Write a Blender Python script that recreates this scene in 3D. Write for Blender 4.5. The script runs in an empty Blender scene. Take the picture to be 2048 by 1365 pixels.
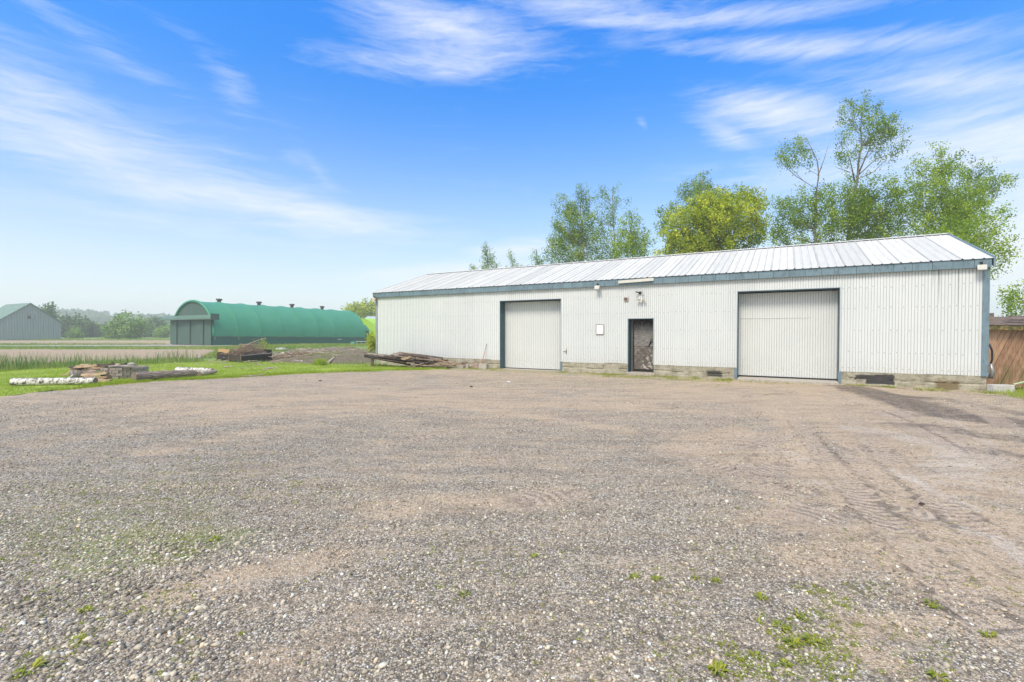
import bpy, math
import numpy as np
from math import radians as R, sin, cos, pi
from mathutils import Vector

# ------------------------------------------------------------------ camera, sky, sun, exposure
scene = bpy.context.scene
F_PX, PITCH, CAM_H = 951.15, 0.0193, 1.70
cam_d = bpy.data.cameras.new('camera')
cam = bpy.data.objects.new('camera', cam_d)
scene.collection.objects.link(cam)
cam_d.sensor_width = 36.0
cam_d.lens = F_PX / 2048 * 36.0
cam_d.clip_start = 0.05
cam_d.clip_end = 5000
cam.location = (0, 0, CAM_H)
cam.rotation_euler = (pi / 2 - PITCH, 0, 0)
scene.camera = cam
scene.render.resolution_x, scene.render.resolution_y = 1024, 682
scene.view_settings.view_transform = 'Standard'
scene.view_settings.look = 'None'
scene.view_settings.gamma = 1.0
scene.view_settings.use_curve_mapping = False
scene.view_settings.exposure = 0.80
scene.cycles.volume_bounces = 1
scene.cycles.max_bounces = 6

SUN_EL, SUN_AZ = R(52), R(215)      # azimuth from +Y towards +X : behind the camera, to its left
sun_d = bpy.data.lights.new('sun', 'SUN')
sun_d.energy = 2.0
sun_d.angle = R(18)
sun_d.color = (1.0, 0.89, 0.74)
sun = bpy.data.objects.new('sun', sun_d)
scene.collection.objects.link(sun)
sdir = Vector((sin(SUN_AZ) * cos(SUN_EL), cos(SUN_AZ) * cos(SUN_EL), sin(SUN_EL)))
sun.rotation_euler = sdir.to_track_quat('Z', 'Y').to_euler()
sun.location = sdir * 200


class NT:
    """small helper for node trees"""
    def __init__(s, tree):
        s.t = tree
        s.N, s.L = tree.nodes, tree.links

    def n(s, typ, ins=None, **props):
        nd = s.N.new(typ)
        for k, v in props.items():
            setattr(nd, k, v)
        for k, v in (ins or {}).items():
            s.set(nd.inputs[k], v)
        return nd

    def set(s, sock, v):
        if isinstance(v, bpy.types.NodeSocket):
            s.L.new(v, sock)
        else:
            sock.default_value = v

    def m(s, op, a, b=None, c=None, clamp=False):
        nd = s.N.new('ShaderNodeMath')
        nd.operation = op
        nd.use_clamp = clamp
        for i, v in enumerate((a, b, c)):
            if v is not None:
                s.set(nd.inputs[i], v)
        return nd.outputs[0]

    def mix(s, f, a, b, blend='MIX'):
        nd = s.N.new('ShaderNodeMix')
        nd.data_type = 'RGBA'
        nd.blend_type = blend
        col = lambda v: (*v, 1) if isinstance(v, tuple) and len(v) == 3 else v
        s.set(nd.inputs[0], f)
        s.set(nd.inputs[6], col(a))
        s.set(nd.inputs[7], col(b))
        return nd.outputs[2]

    def ramp(s, f, stops, interp='LINEAR'):
        nd = s.N.new('ShaderNodeValToRGB')
        cr = nd.color_ramp
        cr.interpolation = interp
        while len(cr.elements) < len(stops):
            cr.elements.new(0.5)
        for e, (p, c) in zip(cr.elements, stops):
            e.position = p
            e.color = (c, c, c, 1) if isinstance(c, (int, float)) else (*c, 1)
        s.set(nd.inputs[0], f)
        return nd.outputs[0]

    def map(s, v, loc=(0, 0, 0), rot=(0, 0, 0), sc=(1, 1, 1), typ='POINT'):
        nd = s.N.new('ShaderNodeMapping')
        nd.vector_type = typ
        s.L.new(v, nd.inputs[0])
        nd.inputs[1].default_value = loc
        nd.inputs[2].default_value = rot
        nd.inputs[3].default_value = sc
        return nd.outputs[0]

    def noise(s, v, scale, detail=3, rough=0.55, dist=0.0, col=False):
        nd = s.N.new('ShaderNodeTexNoise')
        if v is not None:
            s.L.new(v, nd.inputs['Vector'])
        nd.inputs['Scale'].default_value = scale
        nd.inputs['Detail'].default_value = detail
        nd.inputs['Roughness'].default_value = rough
        nd.inputs['Distortion'].default_value = dist
        return nd.outputs[1 if col else 0]

    def range(s, v, a, b, c=0.0, d=1.0):
        nd = s.N.new('ShaderNodeMapRange')
        nd.clamp = True
        s.set(nd.inputs[0], v)
        for i, q in enumerate((a, b, c, d)):
            nd.inputs[i + 1].default_value = q
        return nd.outputs[0]


world = bpy.data.worlds.new('World')
scene.world = world
world.use_nodes = True
world.node_tree.nodes.clear()
w = NT(world.node_tree)
geo = w.n('ShaderNodeTexCoord').outputs['Generated']
sky = w.n('ShaderNodeTexSky', sky_type='NISHITA')
sky.sun_disc = False
sky.sun_elevation = SUN_EL
sky.sun_rotation = SUN_AZ
sky.air_density = 1.0
sky.dust_density = 0.6
sky.ozone_density = 2.0
sep = w.n('ShaderNodeSeparateXYZ', {0: geo})
sx, sy, sz = sep.outputs
el = w.m('ARCSINE', sz)
az = w.m('ARCTAN2', sx, sy)
ae = w.n('ShaderNodeCombineXYZ', {0: az, 1: el, 2: 0.0}).outputs[0]


def px_dir(px, py):
    a = (px - 1024) / F_PX
    b = (682.5 - py) / F_PX
    v = Vector((a, cos(PITCH) + b * sin(PITCH), -sin(PITCH) + b * cos(PITCH))).normalized()
    return math.atan2(v.x, v.y), math.asin(v.z)


# deepen the blue high up, keep it pale near the horizon
hs = w.n('ShaderNodeHueSaturation', {'Saturation': 1.42, 'Value': 1.0, 'Color': sky.outputs[0]})
blue = w.mix(1.0, hs.outputs[0], w.ramp(w.range(el, 0.0, 1.4), [
    (0.0, (0.84, 0.93, 1.0)), (0.12, (0.86, 1.06, 1.2)), (0.24, (0.80, 1.22, 1.45)),
    (0.42, (0.62, 1.48, 1.90)), (0.7, (0.50, 1.38, 1.85)), (1.0, (0.50, 1.35, 1.8))]), 'MULTIPLY')
# cirrus: soft fibres stretched along one wind direction
warp = w.noise(w.map(ae, sc=(2.2, 4.0, 1)), 1.6, 4, 0.6, col=True)
ae2 = w.n('ShaderNodeVectorMath', {0: ae, 1: w.n('ShaderNodeVectorMath', {0: warp, 1: (0.12, 0.045, 0)}, operation='MULTIPLY').outputs[0]}, operation='ADD').outputs[0]
fib = w.noise(w.map(ae2, rot=(0, 0, R(14)), sc=(1.5, 13.0, 1)), 2.8, 9, 0.62, 0.15)
fib2 = w.noise(w.map(ae2, rot=(0, 0, R(9)), sc=(4.0, 30.0, 1)), 3.0, 8, 0.7, 0.3)
puff = w.noise(w.map(ae2, rot=(0, 0, R(20)), sc=(1.5, 3.2, 1)), 3.0, 6, 0.6, 0.2)
SPOTS = [  # px, py, half length, half width (px), tilt in degrees, strength
    (150, 290, 560, 120, -17, 0.85), (430, 370, 520, 110, -15, 0.75), (620, 425, 420, 60, -6, 0.9), (470, 175, 60, 80, 40, 0.6), (450, 140, 150, 40, -28, 0.45), (60, 180, 300, 110, -22, 0.7),
    (900, 60, 300, 70, -6, 0.95), (870, 128, 340, 40, 2, 0.9), (1000, 110, 160, 40, 25, 0.6), (1330, 40, 560, 30, -8, 0.85), (1600, 95, 520, 34, -12, 0.85), (1150, 12, 420, 26, -5, 0.8),
    (1900, 165, 420, 70, -16, 0.8), (1560, 225, 230, 60, -16, 1.05), (1960, 300, 420, 130, -6, 1.1), (1450, 265, 110, 40, -30, 0.8), (1480, 205, 130, 36, -12, 0.8),
    (1285, 250, 34, 16, -55, 0.55), (1700, 340, 480, 80, -4, 0.75), (900, 545, 280, 34, 5, 1.1), (1030, 500, 150, 30, 6, 1.0),
    (2020, 500, 360, 240, 0, 1.15), (160, 70, 420, 50, -18, 0.5), (640, 350, 150, 36, -48, 0.5), (590, 320, 60, 30, -20, 0.5), (1750, 480, 420, 80, 0, 0.75), (300, 440, 600, 60, -6, 0.5)]
tot = None
for px, py, a, b, tilt, st in SPOTS:
    c0 = px_dir(px, py)
    k = 1 / F_PX * cos(c0[0]) * 1.1
    mp = w.map(ae, loc=(c0[0], c0[1], 0), rot=(0, 0, R(tilt)), sc=(a * k, b * k, 1), typ='TEXTURE')
    g = w.n('ShaderNodeTexGradient', {0: mp}, gradient_type='SPHERICAL').outputs[1]
    g = w.m('MULTIPLY', w.m('POWER', g, 0.8), st)
    tot = g if tot is None else w.m('SMOOTH_MAX', tot, g, 0.25)
behind = w.range(sy, 0.15, -0.35)      # denser cloud added out of view, overhead and behind, to neutralise the blue light
over = w.range(el, 0.75, 1.1)
tot = w.m('ADD', tot, w.m('MULTIPLY', w.m('MAXIMUM', behind, over), 1.15))
tex = w.m('ADD', w.m('ADD', w.m('MULTIPLY', fib, 0.42), w.m('MULTIPLY', fib2, 0.34)), w.m('MULTIPLY', puff, 0.24))
thr = w.m('SUBTRACT', 0.615, w.m('MULTIPLY', tot, 0.42))
cloud = w.m('MULTIPLY', w.m('MULTIPLY', w.m('SUBTRACT', tex, thr), 2.3, clamp=True), w.m('MULTIPLY', tot, 1.5, clamp=True))
cloud = w.m('MINIMUM', cloud, 0.92)
pale = w.m('MULTIPLY', w.m('POWER', w.range(el, 0.52, 0.02), 2.0), 0.92)
skyc = w.mix(pale, blue, (5.75, 6.05, 6.2))
skyc = w.mix(cloud, skyc, (5.7, 5.9, 6.2))
bg = w.n('ShaderNodeBackground', {0: skyc, 1: 0.10})
out = w.n('ShaderNodeOutputWorld', {0: bg.outputs[0]})

# ------------------------------------------------------------------ helpers
col = scene.collection


def ray(px, py):
    a = (px - 1024) / F_PX
    b = (682.5 - py) / F_PX
    return np.array([a, cos(PITCH) + b * sin(PITCH), -sin(PITCH) + b * cos(PITCH)])


def gnd(px, py, z=0.0):                 # where a pixel's sight line meets the ground
    r = ray(px, py)
    t = (z - CAM_H) / r[2]
    return np.array([r[0] * t, r[1] * t, z])


def at(px, py, Y):                      # ... and where it reaches distance Y
    r = ray(px, py)
    t = Y / r[1]
    return np.array([r[0] * t, Y, CAM_H + r[2] * t])


def tag(o, label=None, cat=None, group=None, kind=None):
    if label: o['label'] = label
    if cat: o['category'] = cat
    if group: o['group'] = group
    if kind: o['kind'] = kind
    return o


def mesh_np(name, V, Fc, mats, smooth=False, attrs=None, nv=None):
    """V (N,3); Fc (M,k) int array or list of tuples"""
    me = bpy.data.meshes.new(name)
    V = np.asarray(V, dtype=np.float32)
    if isinstance(Fc, np.ndarray):
        k = Fc.shape[1]
        me.vertices.add(len(V)); me.vertices.foreach_set('co', V.ravel())
        me.loops.add(Fc.size); me.loops.foreach_set('vertex_index', Fc.ravel().astype(np.int32))
        me.polygons.add(len(Fc)); me.polygons.foreach_set('loop_start', np.arange(0, Fc.size, k, dtype=np.int32))
        me.update(calc_edges=True)
    else:
        me.from_pydata([tuple(map(float, v)) for v in V], [], [tuple(int(i) for i in f) for f in Fc])
        me.update()
    if smooth:
        me.polygons.foreach_set('use_smooth', np.ones(len(me.polygons), dtype=bool))
    for an, av in (attrs or {}).items():
        at_ = me.attributes.new(an, 'FLOAT', 'POINT')
        at_.data.foreach_set('value', np.asarray(av, dtype=np.float32))
    for m_ in (mats if isinstance(mats, (list, tuple)) else [mats]):
        me.materials.append(m_)
    return me


def obj(name, me, parent=None, loc=None, rot=None):
    o = bpy.data.objects.new(name, me)
    col.objects.link(o)
    if parent: o.parent = parent
    if loc is not None: o.location = loc
    if rot is not None: o.rotation_euler = rot
    return o


def empty(name, loc, rot=(0, 0, 0), label=None, cat=None, group=None):
    o = obj(name, None, None, loc, rot)
    o.empty_display_size = 0.3
    return tag(o, label, cat, group)


class MB:
    def __init__(s):
        s.v, s.f, s.mi = [], [], []

    def add(s, V, Fc, mi=0):
        n = len(s.v)
        s.v += [tuple(map(float, p)) for p in V]
        s.f += [tuple(int(i) + n for i in f) for f in Fc]
        s.mi += [mi] * len(Fc)
        return s

    def box(s, lo, hi, mi=0):
        x0, y0, z0 = lo
        x1, y1, z1 = hi
        return s.add([(x0, y0, z0), (x1, y0, z0), (x1, y1, z0), (x0, y1, z0), (x0, y0, z1), (x1, y0, z1), (x1, y1, z1), (x0, y1, z1)],
                     [(0, 3, 2, 1), (4, 5, 6, 7), (0, 1, 5, 4), (1, 2, 6, 5), (2, 3, 7, 6), (3, 0, 4, 7)], mi)

    def hexa(s, P, mi=0):               # 8 corners: bottom 4, top 4
        return s.add(P, [(0, 3, 2, 1), (4, 5, 6, 7), (0, 1, 5, 4), (1, 2, 6, 5), (2, 3, 7, 6), (3, 0, 4, 7)], mi)

    def tube(s, pts, rad, n=6, cap=True, mi=0, rng=None, rough=0.0):
        V, Fc = tube(pts, rad, n, cap, rng, rough)
        return s.add(V, Fc, mi)

    def mesh(s, name, mats, smooth=False, bevel=0.0):
        me = mesh_np(name, s.v, s.f, mats, smooth)
        if any(s.mi):
            me.polygons.foreach_set('material_index', s.mi)
        return me

    def obj(s, name, mats, parent=None, smooth=False, bevel=0.0, loc=None, rot=None):
        o = obj(name, s.mesh(name, mats, smooth), parent, loc, rot)
        if bevel:
            b = o.modifiers.new('bevel', 'BEVEL')
            b.width = bevel; b.segments = 2; b.limit_method = 'ANGLE'
        return o


def tube(pts, rad, n=6, cap=True, rng=None, rough=0.0):
    P = np.asarray(pts, float)
    m = len(P)
    rad = np.broadcast_to(rad, (m,))
    T = np.gradient(P, axis=0) if m > 2 else np.repeat([P[1] - P[0]], 2, 0)
    T /= np.linalg.norm(T, axis=1)[:, None] + 1e-9
    up = np.array([0, 0, 1.0]) if abs(T[0][2]) < 0.9 else np.array([1.0, 0, 0])
    V = []
    for i in range(m):
        a = np.cross(T[i], up); a /= np.linalg.norm(a) + 1e-9
        b = np.cross(a, T[i])
        for k in range(n):
            t = 2 * pi * k / n
            r = rad[i] * (1 + (rng.normal(0, rough) if rng is not None else 0))
            V.append(P[i] + a * cos(t) * r + b * sin(t) * r)
    Fc = []
    for i in range(m - 1):
        for k in range(n):
            k2 = (k + 1) % n
            Fc.append((i * n + k, i * n + k2, (i + 1) * n + k2, (i + 1) * n + k))
    if cap:
        Fc.append(tuple(range(n))[::-1])
        Fc.append(tuple((m - 1) * n + k for k in range(n)))
    return V, Fc


def vnoise(x, y, seed=0):
    xi, yi = np.floor(x).astype(np.int64), np.floor(y).astype(np.int64)
    xf, yf = x - xi, y - yi
    u, v = xf * xf * (3 - 2 * xf), yf * yf * (3 - 2 * yf)

    def h(a, b):
        n = (a * 374761393 + b * 668265263 + seed * 982451653) & 0x7fffffff
        n = ((n ^ (n >> 13)) * 1274126177) & 0x7fffffff
        return ((n ^ (n >> 16)) & 0xffff) / 65535.0
    return (h(xi, yi) * (1 - u) + h(xi + 1, yi) * u) * (1 - v) + (h(xi, yi + 1) * (1 - u) + h(xi + 1, yi + 1) * u) * v


def fbm(x, y, seed=0, oct=4):
    s, a, t = 0, 0.5, 0
    for i in range(oct):
        s = s + a * vnoise(x * 2 ** i, y * 2 ** i, seed + i * 7)
        t += a
        a *= 0.5
    return s / t


def inpoly(x, y, poly):
    ins = np.zeros(np.shape(x), bool)
    n = len(poly)
    for i in range(n):
        x0, y0 = poly[i]
        x1, y1 = poly[(i + 1) % n]
        c = ((y0 > y) != (y1 > y)) & (x < (x1 - x0) * (y - y0) / (y1 - y0 + 1e-12) + x0)
        ins ^= c
    return ins


def seg_dist(x, y, pts):
    """distance to polyline, arc length at the nearest point, signed side"""
    best = np.full(np.shape(x), 1e9); arc = np.zeros(np.shape(x)); side = np.zeros(np.shape(x)); s0 = 0
    for (x0, y0), (x1, y1) in zip(pts[:-1], pts[1:]):
        dx, dy = x1 - x0, y1 - y0
        L = math.hypot(dx, dy)
        t = np.clip(((x - x0) * dx + (y - y0) * dy) / L ** 2, 0, 1)
        ex, ey = x - x0 - t * dx, y - y0 - t * dy
        d = np.hypot(ex, ey)
        m_ = d < best
        best = np.where(m_, d, best)
        arc = np.where(m_, s0 + t * L, arc)
        side = np.where(m_, (dx * ey - dy * ex) / L, side)
        s0 += L
    return best, arc, side


def sstep(x, a, b):
    t = np.clip((x - a) / (b - a), 0, 1)
    return t * t * (3 - 2 * t)


def dip(x, y):
    return -0.38 * sstep(y, 60, 84) * sstep(x, -62, -36)


# ------------------------------------------------------------------ materials
def mat(name):
    m_ = bpy.data.materials.new(name)
    m_.use_nodes = True
    m_.node_tree.nodes.clear()
    return m_, NT(m_.node_tree)


def finish(m_, t, base, rough=0.6, bump=None, bstr=0.3, bdist=0.01, metal=0.0, spec=None, trans=None, transcol=None):
    p = t.n('ShaderNodeBsdfPrincipled')
    t.set(p.inputs['Base Color'], (*base, 1) if isinstance(base, tuple) and len(base) == 3 else base)
    t.set(p.inputs['Roughness'], rough)
    t.set(p.inputs['Metallic'], metal)
    if spec is not None:
        p.inputs['Specular IOR Level'].default_value = spec
    if bump is not None:
        b = t.n('ShaderNodeBump', {'Strength': bstr, 'Distance': bdist, 'Height': bump})
        t.L.new(b.outputs[0], p.inputs['Normal'])
    res = p.outputs[0]
    if trans:
        tr = t.n('ShaderNodeBsdfTranslucent')
        t.set(tr.inputs[0], transcol if transcol is not None else base)
        mx = t.n('ShaderNodeMixShader', {0: trans})
        t.L.new(res, mx.inputs[1]); t.L.new(tr.outputs[0], mx.inputs[2])
        res = mx.outputs[0]
    t.n('ShaderNodeOutputMaterial', {0: res})
    return m_


def oc(t):
    return t.n('ShaderNodeTexCoord').outputs['Object']


def orand(t):
    return t.n('ShaderNodeObjectInfo').outputs['Random']


def attr(t, name):
    return t.n('ShaderNodeAttribute', attribute_name=name).outputs['Fac']


def simple(name, c, rough=0.6, var=0.25, scale=8, bump=0.2, metal=0.0, bd=0.01, sc=(1, 1, 1)):
    m_, t = mat(name)
    v = t.map(oc(t), sc=sc)
    n = t.noise(v, scale, 6, 0.65)
    r = orand(t)
    k = t.m('ADD', t.range(n, 0.25, 0.75, 1 - var, 1 + var), t.m('MULTIPLY', t.m('SUBTRACT', r, 0.5), var * 0.8))
    c2 = t.mix(1.0, (*c, 1), t.n('ShaderNodeCombineColor', {0: k, 1: k, 2: k}).outputs[0], 'MULTIPLY')
    return finish(m_, t, c2, rough, n, bump, bd, metal)


M = {}


def white_sheet(name, base, pan=0.03, dirt=1.0, y0=0.0):
    """painted steel cladding: grime under the eaves' drip lines, dust near the ground, scuffs"""
    m_, t = mat(name)
    v = oc(t)
    s = t.n('ShaderNodeSeparateXYZ', {0: v})
    x, y, z = s.outputs
    big = t.noise(v, 0.7, 5, 0.6)
    streak = t.noise(t.map(v, sc=(9, 9, 0.25)), 1.6, 6, 0.65)
    fine = t.noise(v, 14, 6, 0.7)
    c = t.mix(t.range(big, 0.35, 0.7), base, tuple(b * k for b, k in zip(base, (0.93, 0.945, 0.95))))
    c = t.mix(t.m('MULTIPLY', t.range(streak, 0.52, 0.78), 0.22 * dirt), c, (0.46, 0.46, 0.42))
    low = t.m('MULTIPLY', t.range(z, 0.95, 0.38), t.range(fine, 0.42, 0.72))
    c = t.mix(t.m('MULTIPLY', low, 0.35 * dirt), c, (0.42, 0.38, 0.31))
    c = t.mix(t.m('MULTIPLY', t.range(y, y0 + 0.004, y0 + 0.014), t.range(fine, 0.2, 0.7, 0.28, 0.5)), c, (0.40, 0.41, 0.40))  # shade lines of the rib grooves painted in as darker colour
    rust = t.m('MULTIPLY', t.range(t.noise(t.map(v, sc=(1, 1, 0.5)), 6, 8, 0.75), 0.70, 0.76), 0.5 * dirt)
    c = t.mix(rust, c, (0.30, 0.26, 0.21))
    r = t.m('MULTIPLY', t.m('SUBTRACT', orand(t), 0.5), pan * 2)
    k = t.m('ADD', 1.0, r)
    c = t.mix(1.0, c, t.n('ShaderNodeCombineColor', {0: k, 1: k, 2: k}).outputs[0], 'MULTIPLY')
    # two dark vertical streaks below the right end of the eave
    for sx0, zt, zb, wd in ((23.12, 3.6, 2.5, 0.035), (23.55, 3.6, 1.9, 0.022), (22.98, 3.6, 3.0, 0.02)):
        d = t.m('ABSOLUTE', t.m('SUBTRACT', t.m('ADD', x, t.m('MULTIPLY', streak, 0.02)), sx0 + 0.01))
        q = t.m('MULTIPLY', t.range(d, wd, wd * 0.3), t.range(z, zb, zt, 0.0, 1.0))
        c = t.mix(t.m('MULTIPLY', q, t.range(fine, 0.3, 0.6, 0.3, 0.8)), c, (0.16, 0.16, 0.15))
    bumpv = t.noise(v, 2.2, 3, 0.5)
    return finish(m_, t, c, t.range(fine, 0.3, 0.7, 0.42, 0.62), bumpv, 0.35, 0.02, spec=0.35)


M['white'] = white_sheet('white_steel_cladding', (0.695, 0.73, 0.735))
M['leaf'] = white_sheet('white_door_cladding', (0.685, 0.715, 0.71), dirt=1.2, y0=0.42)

m_, t = mat('galvanised_roof_sheet')
v = oc(t)
n1 = t.noise(t.map(v, sc=(6, 0.5, 0.5)), 2.0, 6, 0.65)
n2 = t.noise(v, 1.3, 5, 0.6)
rr = orand(t)
c = t.ramp(rr, [(0.0, (0.575, 0.58, 0.555)), (0.35, (0.655, 0.66, 0.635)), (1.0, (0.695, 0.695, 0.665))])
c = t.mix(t.range(n1, 0.45, 0.75, 0.0, 0.45), c, (0.40, 0.42, 0.42))
c = t.mix(t.range(n2, 0.55, 0.8, 0.0, 0.25), c, (0.55, 0.52, 0.46))
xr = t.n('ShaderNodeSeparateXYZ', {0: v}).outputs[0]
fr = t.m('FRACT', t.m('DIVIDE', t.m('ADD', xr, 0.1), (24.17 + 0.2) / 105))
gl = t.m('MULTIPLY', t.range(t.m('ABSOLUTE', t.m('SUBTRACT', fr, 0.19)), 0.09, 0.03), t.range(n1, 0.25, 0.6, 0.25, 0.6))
c = t.mix(gl, c, (0.34, 0.36, 0.35))  # dark lines painted beside the ribs in place of their faint shadows
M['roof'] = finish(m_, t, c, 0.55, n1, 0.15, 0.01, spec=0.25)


def blue_paint(name, base, streaks=True):
    m_, t = mat(name)
    v = oc(t)
    n1 = t.noise(t.map(v, sc=(1.0, 1.0, 0.12)), 26, 5, 0.7)
    n2 = t.noise(v, 5, 5, 0.6)
    c = t.mix(t.range(n2, 0.35, 0.7), base, tuple(b * 0.8 for b in base))
    if streaks:
        c = t.mix(t.range(n1, 0.55, 0.64, 0.0, 0.75), c, (0.05, 0.08, 0.095))
    r = t.m('ADD', 1.0, t.m('MULTIPLY', t.m('SUBTRACT', orand(t), 0.5), 0.16))
    c = t.mix(1.0, c, t.n('ShaderNodeCombineColor', {0: r, 1: r, 2: r}).outputs[0], 'MULTIPLY')
    return finish(m_, t, c, 0.5, n2, 0.15, 0.01)


M['end_white'] = simple('white_end_cladding', (0.70, 0.70, 0.68), 0.5, 0.1, 3, 0.1)
M['fascia'] = blue_paint('blue_grey_fascia', (0.175, 0.265, 0.32))
M['trim'] = blue_paint('blue_grey_trim', (0.16, 0.24, 0.29), False)
M['edge'] = simple('pale_door_edging', (0.42, 0.48, 0.52), 0.5, 0.1)
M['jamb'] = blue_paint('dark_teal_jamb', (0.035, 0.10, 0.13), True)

m_, t = mat('foundation_concrete')
v = oc(t)
s_ = t.n('ShaderNodeSeparateXYZ', {0: v}); x, y, z = s_.outputs
n1 = t.noise(v, 3, 8, 0.7); n2 = t.noise(v, 22, 6, 0.7); n3 = t.noise(t.map(v, sc=(0.6, 1, 3)), 4, 6, 0.6)
c = t.ramp(n1, [(0.3, (0.192, 0.174, 0.132)), (0.5, (0.396, 0.366, 0.282)), (0.7, (0.504, 0.480, 0.391))])
c = t.mix(t.range(n2, 0.5, 0.75, 0, 0.7), c, (0.144, 0.132, 0.098))
c = t.mix(t.m('MULTIPLY', t.range(n3, 0.5, 0.65), t.range(z, 0.1, 0.4, 0.55, 0.2)), c, (0.120, 0.144, 0.063))


def patch(c, x0, x1, z0, z1, colr, e=0.06):
    jx = t.m('ADD', x, t.m('MULTIPLY', t.m('SUBTRACT', n1, 0.5), 0.4))
    jz = t.m('ADD', z, t.m('MULTIPLY', t.m('SUBTRACT', n3, 0.5), 0.22))
    k = t.m('MULTIPLY', t.m('MULTIPLY', t.range(jx, x0 - e / 2, x0 + e / 2), t.range(jx, x1 + e / 2, x1 - e / 2)),
            t.m('MULTIPLY', t.range(jz, z0 - e / 3, z0 + e / 3), t.range(jz, z1 + e / 3, z1 - e / 3)))
    return t.mix(t.m('MULTIPLY', k, 0.93), c, colr)


c = patch(c, 21.40, 22.12, 0.05, 0.35, (0.028, 0.028, 0.034), 0.03)
c = patch(c, 21.12, 21.44, 0.19, 0.34, (0.032, 0.032, 0.036), 0.03)
c = patch(c, 16.66, 17.18, 0.06, 0.30, (0.045, 0.045, 0.04), 0.1)
c = patch(c, 23.1, 23.6, -0.1, 0.24, (0.17, 0.13, 0.065), 0.08)
M['concrete'] = finish(m_, t, c, 0.9, n2, 0.7, 0.02)

M['pale_concrete'] = simple('pale_concrete', (0.40, 0.37, 0.32), 0.9, 0.3, 12, 0.5)
M['gap_dark'] = simple('dark_gap_fill', (0.02, 0.018, 0.015), 0.9)

m_, t = mat('weathered_plywood_door')
v = oc(t)
s_ = t.n('ShaderNodeSeparateXYZ', {0: v}); x, y, z = s_.outputs
gr = t.noise(t.map(v, sc=(1.2, 1, 9)), 5, 8, 0.7)
bl = t.noise(v, 7, 8, 0.75)
drip = t.noise(t.map(v, sc=(9, 1, 0.9)), 3, 5, 0.7)
c = t.ramp(gr, [(0.35, (0.06, 0.055, 0.05)), (0.5, (0.20, 0.195, 0.185)), (0.68, (0.38, 0.375, 0.36))])
top = t.range(t.m('ADD', z, t.m('MULTIPLY', drip, 0.9)), 2.34, 2.46)
c = t.mix(top, c, (0.018, 0.013, 0.010))
lowm = t.range(z, 1.14, 1.12)
c = t.mix(t.m('MULTIPLY', lowm, 0.75), c, t.ramp(bl, [(0.35, (0.03, 0.024, 0.02)), (0.5, (0.11, 0.09, 0.075)), (0.62, (0.30, 0.27, 0.23))]))
peel = t.m('MULTIPLY', t.range(bl, 0.52, 0.57), t.range(t.m('ADD', x, t.m('MULTIPLY', z, -0.25)), 13.9, 14.35))
c = t.mix(t.m('MULTIPLY', peel, t.range(z, 1.2, 0.5)), c, (0.50, 0.47, 0.42))
M['plydoor'] = finish(m_, t, c, 0.85, bl, 0.6, 0.02)

M['black'] = simple('black_plastic', (0.015, 0.015, 0.016), 0.4, 0.1)
M['white_plastic'] = simple('white_plastic', (0.62, 0.61, 0.55), 0.4, 0.1)
M['paper'] = simple('blank_white_notice', (0.80, 0.81, 0.83), 0.5, 0.03, 4, 0.02)
M['frame_dark'] = simple('rusty_frame', (0.16, 0.12, 0.09), 0.6)
M['brown_box'] = simple('brown_box_face', (0.14, 0.09, 0.075), 0.6)
M['red'] = simple('faded_red', (0.50, 0.10, 0.08), 0.5)
M['steel'] = simple('dull_steel', (0.30, 0.31, 0.32), 0.4, 0.2, metal=0.6)
M['glass'] = simple('lamp_glass', (0.45, 0.47, 0.47), 0.15, 0.05)
M['green_plastic'] = simple('pale_green_plastic', (0.45, 0.60, 0.35), 0.5)


def fabric(name, c1, c2):
    m_, t = mat(name)
    v = oc(t)
    n = t.noise(v, 0.6, 5, 0.6); n2 = t.noise(v, 9, 5, 0.6)
    c = t.mix(t.range(n, 0.3, 0.7), c1, c2)
    c = t.mix(t.range(n2, 0.5, 0.9, 0, 0.2), c, (0.2, 0.25, 0.22))
    return finish(m_, t, c, 0.55, n, 0.25, 0.1, spec=0.3)


M['teal_cover'] = fabric('teal_fabric_cover', (0.050, 0.275, 0.165), (0.066, 0.31, 0.195))
M['teal_dark'] = fabric('dark_green_cladding', (0.028, 0.115, 0.092), (0.034, 0.13, 0.105))
M['door_green'] = fabric('grey_green_doors', (0.060, 0.115, 0.090), (0.070, 0.130, 0.105))
M['canopy'] = fabric('grey_green_canopy', (0.11, 0.20, 0.155), (0.13, 0.22, 0.17))
M['lime'] = fabric('lime_fabric_cover', (0.38, 0.66, 0.05), (0.42, 0.70, 0.08))
M['vent'] = simple('brown_roof_vent', (0.06, 0.05, 0.045), 0.6)
m_, t = mat('weathered_grey_barn_siding')
v = oc(t)
n = t.noise(t.map(v, sc=(4, 4, 0.4)), 1.2, 6, 0.7); n2 = t.noise(v, 0.8, 5, 0.7)
c = t.ramp(n, [(0.3, (0.217, 0.280, 0.290)), (0.6, (0.290, 0.357, 0.358)), (0.8, (0.392, 0.448, 0.432))])
c = t.mix(t.range(n2, 0.62, 0.75, 0, 0.6), c, (0.551, 0.560, 0.527))
M['barn'] = finish(m_, t, c, 0.8, n, 0.3, 0.03)
m_, t = mat('weathered_green_barn_roof')
v = oc(t)
n = t.noise(t.map(v, sc=(2, 2, 0.6)), 1.0, 6, 0.7)
c = t.ramp(n, [(0.3, (0.10, 0.19, 0.155)), (0.55, (0.17, 0.27, 0.22)), (0.75, (0.33, 0.38, 0.32))])
M['barn_roof'] = finish(m_, t, c, 0.8)
M['pale_roof'] = simple('pale_grey_roof', (0.42, 0.50, 0.58), 0.5, 0.1)


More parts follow.
